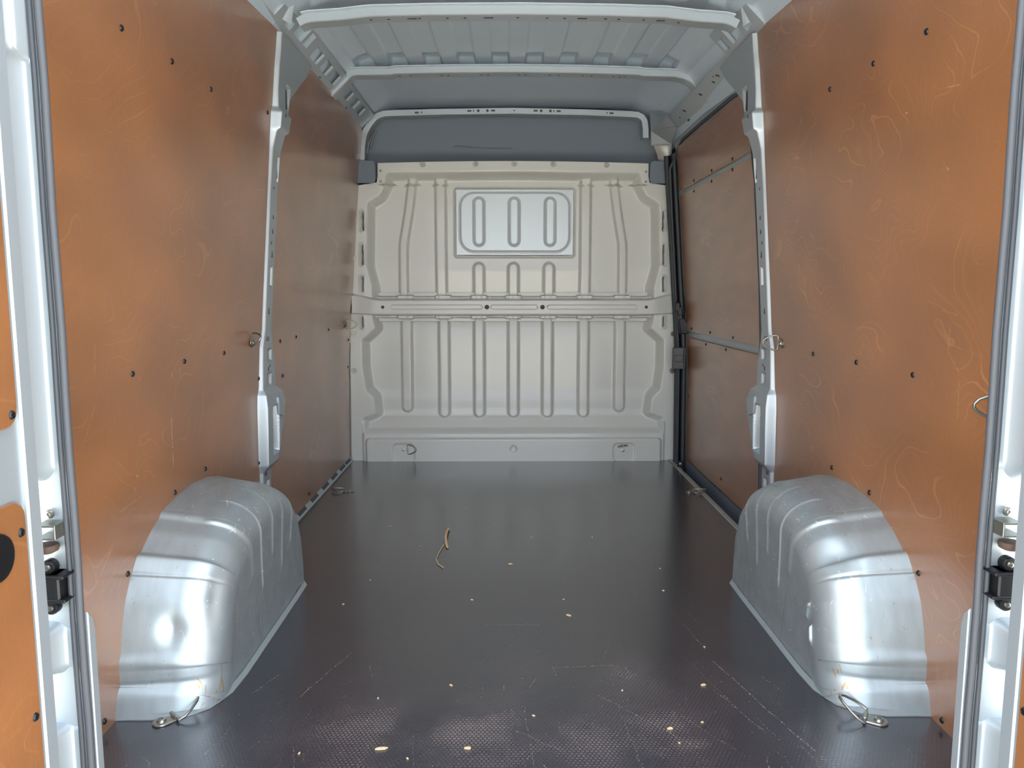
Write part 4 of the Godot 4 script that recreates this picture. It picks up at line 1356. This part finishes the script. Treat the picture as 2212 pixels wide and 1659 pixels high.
# =====================================================================
# sliding side door on the right
# =====================================================================
func build_sliding_door() -> void:
	var t := thing("sliding_door", "right sliding side door lined with three plywood boards between silver rails", "sliding door")
	var off := 0.035
	# inner frame sheet of the door
	var f := func(u: float, v: float) -> Vector3:
		var y := lerpf(-0.02, 1.80, v)
		return Vector3(side_x(y) + off + 0.012, y, lerpf(-2.84, -4.27, u))
	put("frame", sheet(6, 40, f, true), M.silver_paint, t)
	var FF: Material = M.plywood_front
	var k := 0
	for q in [[1.500, 1.727], [0.757, 1.474], [0.043, 0.720]]:
		var bd := put("plywood_board", ply_sheet(1, -2.86, -4.19, q[0], q[1], off), FF, t)
		var ed := put("board_edge", ply_back(1, -2.86, -4.19, q[0], q[1], off), M.straw, bd)
		k += 1
	wall_screws(t, 1, off, [[1.508, -3.226], [1.510, -3.544], [1.512, -3.869], [1.466, -3.231], [1.464, -3.553], [1.462, -3.881], [0.773, -4.076], [0.773, -3.704], [0.770, -3.331], [0.709, -3.789], [0.709, -3.443], [0.40, -4.15], [0.1, -3.5]])
	# lower door edge and step well
	var g := Geo.new()
	g.quad(Vector3(0.926, -0.06, -2.8), Vector3(0.975, -0.06, -2.8), Vector3(0.975, -0.06, -4.3), Vector3(0.926, -0.06, -4.3))
	g.quad(Vector3(0.975, -0.06, -2.8), Vector3(0.962, 0.040, -2.8), Vector3(0.962, 0.040, -4.3), Vector3(0.975, -0.06, -4.3))
	put("lower_edge", g.mesh(), M.dark_trim, t)
	# black rubber seal round the side door opening
	var sl := thing("door_seal", "black rubber seal framing the right side door opening", "door seal")
	var path := PackedVector3Array()
	for q in [[0.10, -2.835], [0.34, -2.85], [0.50, -2.925], [0.56, -2.94], [0.62, -2.885], [0.78, -2.845], [1.0, -2.828], [1.37, -2.838], [1.56, -2.87], [1.64, -2.92], [1.70, -2.98], [1.735, -3.07], [1.748, -3.2], [1.75, -3.7], [1.748, -4.08], [1.73, -4.16], [1.69, -4.21], [1.62, -4.232], [1.4, -4.237], [1.0, -4.24], [0.6, -4.24], [0.2, -4.245], [0.01, -4.25]]:
		path.append(Vector3(side_x(q[0]) - 0.002 + 0.045 * sst(1.60, 1.74, q[0]), q[0], q[1]))
	var h := Geo.new()
	h.tube(path, 0.008, 8, false, Vector3(1, 0.05, 0.03))
	put("bulb", h.mesh(60), M.rubber, sl)
	var h2 := Geo.new()
	var fpath := PackedVector3Array()
	var fpath2 := PackedVector3Array()
	for y in [1.70, 1.6, 1.4, 1.2, 1.0, 0.8, 0.6, 0.4, 0.2, -0.02]:
		fpath.append(Vector3(side_x(y) - 0.002, y, -4.29))
		fpath2.append(Vector3(side_x(y) + 0.022, y, -4.22))
	h2.tube(fpath, 0.014, 8, false, Vector3(1, 0.05, 0.03))
	h2.tube(fpath2, 0.011, 8, false, Vector3(1, 0.05, 0.03))
	put("lip", h2.mesh(60), M.rubber, sl)
	var h3 := Geo.new()
	h3.flip = true
	for k2 in fpath.size() - 1:
		h3.quad(fpath[k2] + Vector3(0.005, 0, -0.03), fpath[k2 + 1] + Vector3(0.005, 0, -0.03), fpath2[k2 + 1] + Vector3(0.006, 0, 0.0), fpath2[k2] + Vector3(0.006, 0, 0.0))
	put("channel", h3.mesh(), M.black_plastic, sl)
	# roller arm and catch on the door's front edge
	var ra := thing("door_roller", "black roller arm on the front edge of the sliding door above the rail", "door roller", Vector3(0.905, 0.83, -4.20))
	var a := Geo.new()
	a.box(Vector3(-0.012, 0.055, 0), Vector3(0.03, 0.05, 0.03), 0.006)
	a.prism(P2([-0.015, 0.05, 0.012, 0.06, 0.022, 0.0, 0.05, -0.04, 0.05, -0.09, 0.008, -0.09, 0.0, -0.03]), -0.014, 0.014, 0.004)
	put("arm", a.mesh(), M.black_plastic, ra)
	var b := Geo.new()
	b.lathe(P2([0.0, 0.012, 0.010, 0.012, 0.012, 0.010, 0.012, -0.010, 0.010, -0.012, 0.0, -0.012]), Transform3D(Basis(), Vector3(0.004, 0.0, 0.02)), 14)
	put("wheel", b.mesh(), M.rubber, ra)
	var ca := thing("door_catch", "grey plastic catch block on the seal at the front of the side door", "catch", Vector3(0.908, 0.606, -4.19))
	var c := Geo.new()
	c.box(Vector3(0, 0, 0), Vector3(0.068, 0.118, 0.03), 0.006)
	put("block", c.mesh(), M.clip_plastic, ca)
	var d := Geo.new()
	d.box(Vector3(-0.004, 0.0, 0.018), Vector3(0.045, 0.035, 0.016), 0.004)
	put("tooth", d.mesh(), M.clip_plastic, ca)
	var e := Geo.new()
	e.box(Vector3(0.028, 0.0, 0.012), Vector3(0.012, 0.118, 0.02), 0.003)
	put("rim", e.mesh(), M.rubber, ca)
	# bolts at the foot of the seal
	var fb := thing("bolt_plate", "small dark plate with two bright bolts at the side door step", "bolt plate", Vector3(0.925, -0.005, -4.16))
	var p := Geo.new()
	p.box(Vector3(0, 0, 0), Vector3(0.03, 0.09, 0.01), 0.003)
	put("plate", p.mesh(), M.black_plastic, fb)
	for y in [0.028, -0.004]:
		put("bolt", screw_mesh(0.009), M.zinc, fb).transform = Transform3D(Basis(Vector3.RIGHT, Vector3.BACK, Vector3.DOWN), Vector3(0, y, 0.005))

# =====================================================================
# rear frame: posts, seal, hardware, doors
# =====================================================================
func build_rear() -> void:
	for s in [-1, 1]:
		var side := "left" if s < 0 else "right"
		var t := thing("door_post", "%s silver rear door post with bulged and recessed pressings" % side, "door post")
		var f := func(u: float, v: float) -> Vector3:
			var y := lerpf(-0.12, 1.80, v)
			var x := lerpf(0.795, 0.935, u)
			var z := -1.300
			# rounded ridge on the outer half
			var full := sst(0.63, 0.68, y)
			full = maxf(full, sst(0.40, 0.37, y) * sst(0.285, 0.315, y))
			full = maxf(full, sst(0.205, 0.19, y))
			var rr := sst(0.818, 0.845, x)
			z += full * 0.045 * rr
			# hardware recess
			z -= (1.0 - full) * 0.015 * sst(0.800, 0.812, x)
			# top hinge block
			z += 0.03 * sst(1.335, 1.35, y) * sst(0.806, 0.816, x)
			z += 0.05 * sst(0.87, 0.93, x) * full
			return Vector3(s * x, y, z)
		put("pressing", sheet(60, 320, f, s < 0), M.silver_paint, t)
		# inner return of the post
		var g := Geo.new()
		g.prism(P2([0.799, 1.303, 0.935, 1.303, 0.935, 1.50, 0.862, 1.41]), -0.12, 1.80, 0.0, Transform3D(Basis(Vector3(s, 0, 0), Vector3(0, 0, -1), Vector3.UP), Vector3.ZERO))
		put("return_flange", g.mesh(), M.silver_paint, t)
		# lower trim plate inside the seal
		var lp := Geo.new()
		lp.prism(P2([-0.030, -0.03, -0.008, -0.03, -0.008, 0.365, -0.013, 0.388, -0.030, 0.405]), -0.004, 0.004, 0.002, Transform3D(Basis(Vector3(0, 0, -1), Vector3.UP, Vector3(-s, 0, 0)), Vector3(s * 0.789, 0, -1.34)))
		put("lower_plate", lp.mesh(), M.silver_paint, t)
		# rubber seal: two lips with a groove
		var sl := thing("rear_seal", "%s dark grey rubber seal strip along the rear door opening" % side, "door seal")
		var pa := PackedVector3Array()
		var pb := PackedVector3Array()
		for k in 20:
			var y := -0.10 + k * 0.1
			var wob := 0.002 * sin(k * 1.7)
			pa.append(Vector3(s * (0.7915 + wob * 0.5), y, -1.300))
			pb.append(Vector3(s * (0.803 + wob * 0.3), y, -1.295))
		var a := Geo.new()
		a.tube(pa, 0.0065, 10, false, Vector3(0, 0.02, 1))
		put("bulb_lip", a.mesh(60), M.seal_grey, sl)
		var b := Geo.new()
		b.tube(pb, 0.0045, 8, false, Vector3(0, 0.02, 1))
		put("outer_lip", b.mesh(60), M.rubber, sl)
		# door check bracket, bumper and latch
		var br := thing("check_bracket", "zinc-plated channel bracket on the %s door post" % side, "bracket", Vector3(s * 0.823, 0.563, -1.285))
		var c := Geo.new()
		c.box(Vector3(0, 0.011, 0), Vector3(0.036, 0.003, 0.04), 0.001)
		c.box(Vector3(0, -0.011, 0), Vector3(0.036, 0.003, 0.04), 0.001)
		c.box(Vector3(-s * 0.016, 0, 0), Vector3(0.003, 0.022, 0.04), 0.001)
		put("channel", c.mesh(), M.zinc, br)
		put("bolt", screw_mesh(0.008), M.zinc, br).transform = Transform3D(Basis(Vector3.RIGHT, Vector3.BACK, Vector3.DOWN), Vector3(s * 0.008, 0.024, -0.012))
		var bu := thing("rubber_bumper", "brown-topped round rubber stop under the %s bracket" % side, "door stop", Vector3(s * 0.833, 0.532, -1.285))
		var d := Geo.new()
		d.lathe(P2([0.0, 0.006, 0.018, 0.005, 0.02, 0.0, 0.018, -0.006, 0.010, -0.010, 0.0, -0.010]), Transform3D(), 18)
		put("stop", d.mesh(), M.rust, bu)
		var la := thing("latch_block", "black plastic latch block bolted to the %s door post" % side, "latch", Vector3(s * 0.826, 0.462, -1.288))
		var e := Geo.new()
		e.box(Vector3(0, 0, 0), Vector3(0.034, 0.05, 0.035), 0.004)
		e.box(Vector3(-s * 0.006, 0.022, 0.004), Vector3(0.046, 0.006, 0.04), 0.002)
		e.box(Vector3(-s * 0.006, -0.022, 0.004), Vector3(0.042, 0.006, 0.03), 0.002)
		put("body", e.mesh(), M.black_plastic, la)
		for y in [0.036, -0.036]:
			var h := Geo.new()
			h.lathe(P2([0.0, 0.006, 0.011, 0.006, 0.013, 0.003, 0.013, -0.01]), Transform3D(Basis(Vector3.RIGHT, Vector3.BACK, Vector3.DOWN), Vector3(s * 0.004, y, 0.006)), 14)
			put("ear", h.mesh(), M.black_plastic, la)
			put("bolt", screw_mesh(0.006), M.zinc, la).transform = Transform3D(Basis(Vector3.RIGHT, Vector3.BACK, Vector3.DOWN), Vector3(s * 0.004, y, 0.012))
		build_rear_door(s)

func build_rear_door(s: int) -> void:
	var side := "left" if s < 0 else "right"
	var t := thing("hinged_door", "opened %s rear door, silver frame with orange plywood boards inside" % side, "rear door", Vector3(s * 0.815, 0, -1.246))
	# local: x towards the outside, z towards the camera
	var g := Geo.new()
	g.box(Vector3(s * 0.030, 0.86, 0.39), Vector3(0.05, 1.98, 0.78), 0.008)
	put("body", g.mesh(), M.silver_paint, t)
	# raised rim along the hinge edge
	var g2 := Geo.new()
	g2.box(Vector3(s * 0.004, 0.86, 0.017), Vector3(0.012, 1.98, 0.034), 0.005)
	put("edge_rim", g2.mesh(), M.silver_paint, t)
	var px := ply_material("plywood_door", ply_texture(0, 0, 0.7, 1.0, 0.0025, 91 + s, [], 0.9))
	px.uv1_triplanar = true
	px.uv1_scale = Vector3(1.2, 1.0, 1.2)
	px.texture_repeat = true
	for q in [[-0.02, 0.640], [0.757, 1.72]]:
		var h := Geo.new()
		h.prism(rounded(0.040, q[0], 0.72, q[1], 0.03), 0.0, 0.006, 0.0015, Transform3D(Basis(Vector3(0, 0, 1), Vector3.UP, Vector3(-s, 0, 0)) if s < 0 else Basis(Vector3(0, 0, 1), Vector3.UP, Vector3(-1, 0, 0)), Vector3(s * 0.0055, 0, 0)))
		var bd := put("plywood_board", h.mesh(), px, t)
		for y in [q[0] + 0.02, lerpf(q[0], q[1], 0.45), q[1] - 0.052]:
			put("screw", screw_mesh(0.0075), M.screw_black, bd).transform = Transform3D(Basis(Vector3(0, s, 0), Vector3(-s, 0, 0), Vector3.BACK), Vector3(-s * 0.0006, y, 0.055))
	var k := Geo.new()
	k.lathe(P2([0.0, 0.006, 0.030, 0.006, 0.036, 0.004, 0.038, 0.0]), Transform3D(Basis(Vector3(0, s, 0), Vector3(-s, 0, 0), Vector3.BACK), Vector3(-s * 0.0005, 0.566, 0.115)), 24)
	put("round_cap", k.mesh(), M.black_plastic, t)

# =====================================================================
# lashing rings
# =====================================================================
func ring_thing(label: String, at: Transform3D, tilt: float, size: float, eye: float) -> void:
	# local: y = normal of the surface, -z = the way the tab points to the ring
	var t := thing("lashing_ring", label, "lashing ring", Vector3.ZERO, "lashing rings of the load space")
	t.transform = at
	var g := Geo.new()
	var prof := PackedVector2Array()
	for k in 13:
		var a := PI + PI * k / 12.0
		prof.append(Vector2(cos(a), -sin(a) * -1.0) * 0.020 * eye)
	prof.append(Vector2(0.019, 0.026) * eye)
	prof.append(Vector2(-0.019, 0.026) * eye)
	g.prism(prof, 0.0, 0.005, 0.0015, Transform3D(Basis(Vector3.RIGHT, Vector3(0, 0, -1), Vector3.UP), Vector3.ZERO))
	g.box(Vector3(0, 0.006, -0.028 * eye), Vector3(0.036 * eye, 0.010, 0.010), 0.004)
	put("tab", g.mesh(), M.zinc, t)
	var b := Geo.new()
	b.lathe(P2([0.0, 0.003, 0.004, 0.003, 0.0045, 0.006, 0.008, 0.005, 0.011, 0.0]), Transform3D(Basis(), Vector3(0, 0.005, 0)), 16)
	put("bolt", b.mesh(), M.zinc, t)
	# D-shaped ring, hinged in the tab
	var path := PackedVector3Array()
	var w := 0.026 * size
	for q in [[-w, 0.0], [-w * 0.5, 0.0], [w * 0.5, 0.0], [w, 0.0], [w * 1.12, 0.012 * size], [w * 0.95, 0.028 * size], [w * 0.55, 0.048 * size], [w * 0.2, 0.056 * size], [-w * 0.2, 0.056 * size], [-w * 0.55, 0.048 * size], [-w * 0.95, 0.028 * size], [-w * 1.12, 0.012 * size]]:
		path.append(Vector3(q[0], q[1] * sin(tilt), -q[1] * cos(tilt)) + Vector3(0, 0.007, -0.028 * eye))
	var r := Geo.new()
	r.tube(path, 0.0031, 8, true, Vector3(0.0, cos(tilt), sin(tilt)))
	put("ring", r.mesh(60), M.zinc, t)

func build_rings() -> void:
	ring_thing("lashing ring tilted up from the floor behind the left wheel arch", Transform3D(Basis(Vector3.UP, -0.75), Vector3(-0.822, 0.0, -1.640)), 0.42, 1.1, 1.0)
	ring_thing("lashing ring tilted up from the floor behind the right wheel arch", Transform3D(Basis(Vector3.UP, 1.05), Vector3(0.80, 0.0, -1.628)), 0.55, 1.15, 1.0)
	ring_thing("lashing ring lying on the floor near the left sill strip", Transform3D(Basis(Vector3.UP, 1.45), Vector3(-0.80, 0.0, -3.66)), 0.12, 1.1, 1.0)
	ring_thing("lashing ring lying on the floor near the right threshold strip", Transform3D(Basis(Vector3.UP, -1.45), Vector3(0.845, 0.0, -3.62)), 0.15, 1.1, 0.8)
	var wl := Basis(Vector3(0, 0, -1), Vector3(1, 0, 0), Vector3(0, -1, 0))      # on the left wall, ring up
	var wr := Basis(Vector3(0, 0, 1), Vector3(-1, 0, 0), Vector3(0, -1, 0))
	ring_thing("lashing ring on the left plywood panel beside the upright", Transform3D(wl * Basis(Vector3.UP, 1.1), Vector3(-side_x(0.795), 0.795, -2.63)), 1.0, 0.8, 0.8)
	ring_thing("lashing ring on the left front panel beside the bulkhead", Transform3D(wl * Basis(Vector3.UP, -1.5), Vector3(-side_x(0.79) - 0.003, 0.79, -4.17)), 1.45, 1.0, 0.8)
	ring_thing("lashing ring on the right plywood panel beside the upright", Transform3D(wr * Basis(Vector3.UP, 1.5), Vector3(side_x(0.786), 0.79, -2.64)), 1.45, 0.9, 0.8)
	ring_thing("lashing ring on the right plywood panel half hidden by the rear seal", Transform3D(wr * Basis(Vector3.UP, 1.4), Vector3(side_x(0.754), 0.745, -1.425)), 1.35, 0.85, 0.8)
	var wb := Basis(Vector3.RIGHT, Vector3(0, 0, 1), Vector3(0, -1, 0))
	ring_thing("lashing ring folded to the side at the left foot of the bulkhead", Transform3D(wb * Basis(Vector3.UP, -1.5), Vector3(-0.628, 0.066, ZB + 0.011)), 0.3, 0.95, 0.85)
	ring_thing("lashing ring standing out at the right foot of the bulkhead", Transform3D(wb * Basis(Vector3.UP, 0.1), Vector3(0.634, 0.06, ZB + 0.011)), 1.25, 0.95, 0.85)

# =====================================================================
# bits of wood left on the floor
# =====================================================================
func build_chips() -> void:
	# curled pale shaving and twig
	var c := Geo.new()
	var fx := -0.275
	c.sweep(PackedVector3Array([Vector3(fx, 0.006, -3.06), Vector3(fx - 0.004, 0.010, -3.0), Vector3(fx - 0.003, 0.012, -2.93), Vector3(fx + 0.004, 0.008, -2.86), Vector3(fx + 0.012, 0.004, -2.82)]), P2([-0.004, -0.001, 0.004, -0.001, 0.0045, 0.001, -0.0035, 0.001]), Vector3.UP)
	tag(put("wood_shaving", c.mesh(), M.straw), "long curled wood shaving left on the floor ahead of the left arch", "wood shaving")
	var d := Geo.new()
	d.tube(PackedVector3Array([Vector3(-0.281, 0.004, -2.86), Vector3(-0.292, 0.003, -2.76), Vector3(-0.296, 0.003, -2.70), Vector3(-0.285, 0.003, -2.65), Vector3(-0.262, 0.003, -2.61)]), 0.0018, 5)
	tag(put("twig", d.mesh(), M.chip_wood), "thin bent twig lying below the long wood shaving", "twig")
	var variants := []
	for v in 4:
		var g := Geo.new()
		var poly := PackedVector2Array()
		for k in 7:
			var a := TAU * k / 7.0
			var r := rng.randf_range(0.6, 1.0)
			poly.append(Vector2(cos(a) * 0.0075 * r * (1.0 + 0.5 * (v % 2)), sin(a) * 0.0048 * r))
		g.prism(poly, -0.0015, 0.0015, 0.0006, Transform3D(Basis(Vector3(1, 0, 0), Vector3(0, 0, -1), Vector3(0, 1, 0)), Vector3(0, 0.002, 0)))
		variants.append(g.mesh())
	# [x, z, size, turn]
	var big := [["broad pale wood chip near the rear edge of the floor, left of the middle", -0.312, -1.535, 1.5, 0.2], ["oblong wood chip near the rear edge of the floor, in the middle", -0.125, -1.535, 1.3, 0.0], ["small hooked wood chip near the right wheel arch", 0.445, -1.795, 1.2, 0.4], ["pair-like double wood chip in the middle of the floor toward the right", 0.145, -2.21, 1.3, -0.5], ["square wood chip on the floor near the rear, right of the middle", 0.322, -1.605, 1.2, 0.3], ["rounded wood chip alone in the centre of the floor", -0.027, -2.65, 1.2, 0.1]]
	for q in big:
		var o := put("wood_chip", variants[int(absf(q[1]) * 100) % 4], M.chip_wood)
		o.transform = Transform3D(Basis(Vector3.UP, q[4]).scaled(Vector3(q[3], 1.0, q[3])), Vector3(q[1], 0, q[2]))
		tag(o, q[0], "wood chip")
	var rows := [[-1.58, "right at the rear edge"], [-1.78, "level with the rear faces of the arches"], [-2.1, "level with the middle of the arches"], [-2.45, "level with the front half of the arches"], [-2.8, "just ahead of the arches"], [-3.2, "well ahead of the arches"], [-4.4, "toward the bulkhead"]]
	var cols := [[-0.45, "near the left side"], [-0.2, "left of the middle"], [0.12, "in the middle"], [0.33, "right of the middle"], [1.0, "near the right side"]]
	var taken := {}
	for q in [[-0.18, -1.80, 1.1], [-0.17, -1.95, 0.9], [-0.35, -1.74, 0.7], [0.02, -1.66, 0.9], [-0.48, -1.52, 0.8], [0.40, -1.63, 0.8], [0.24, -1.77, 0.7], [0.33, -1.55, 0.6], [-0.15, -2.33, 0.9], [0.14, -2.33, 0.8], [0.1, -2.0, 0.7], [-0.55, -2.3, 0.7], [-0.5, -2.5, 0.6], [-0.62, -2.7, 0.6], [0.3, -2.95, 0.6], [0.06, -2.95, 0.6], [-0.37, -2.85, 0.7], [0.47, -2.4, 0.8], [0.50, -2.6, 0.8], [-0.22, -3.35, 0.8], [-0.52, -3.1, 0.9], [0.2, -1.5, 0.7], [-0.25, -1.5, 0.7], [0.5, -2.0, 0.7]]:
		var row := ""
		for r in rows:
			if q[1] >= r[0]:
				row = r[1]
				break
		var col := ""
		for c2 in cols:
			if q[0] <= c2[0]:
				col = c2[1]
				break
		if taken.has(row + col):
			continue
		taken[row + col] = true
		var o := put("wood_chip", variants[int(absf(q[0]) * 1000) % 4], M.chip_wood)
		o.transform = Transform3D(Basis(Vector3.UP, rng.randf() * TAU).scaled(Vector3(q[2] * 0.75, 0.8, q[2] * 0.75)), Vector3(q[0], 0, q[1]))
		tag(o, "tiny wood chip %s, %s" % [col, row], "wood chip", "tiny wood chips scattered over the floor")
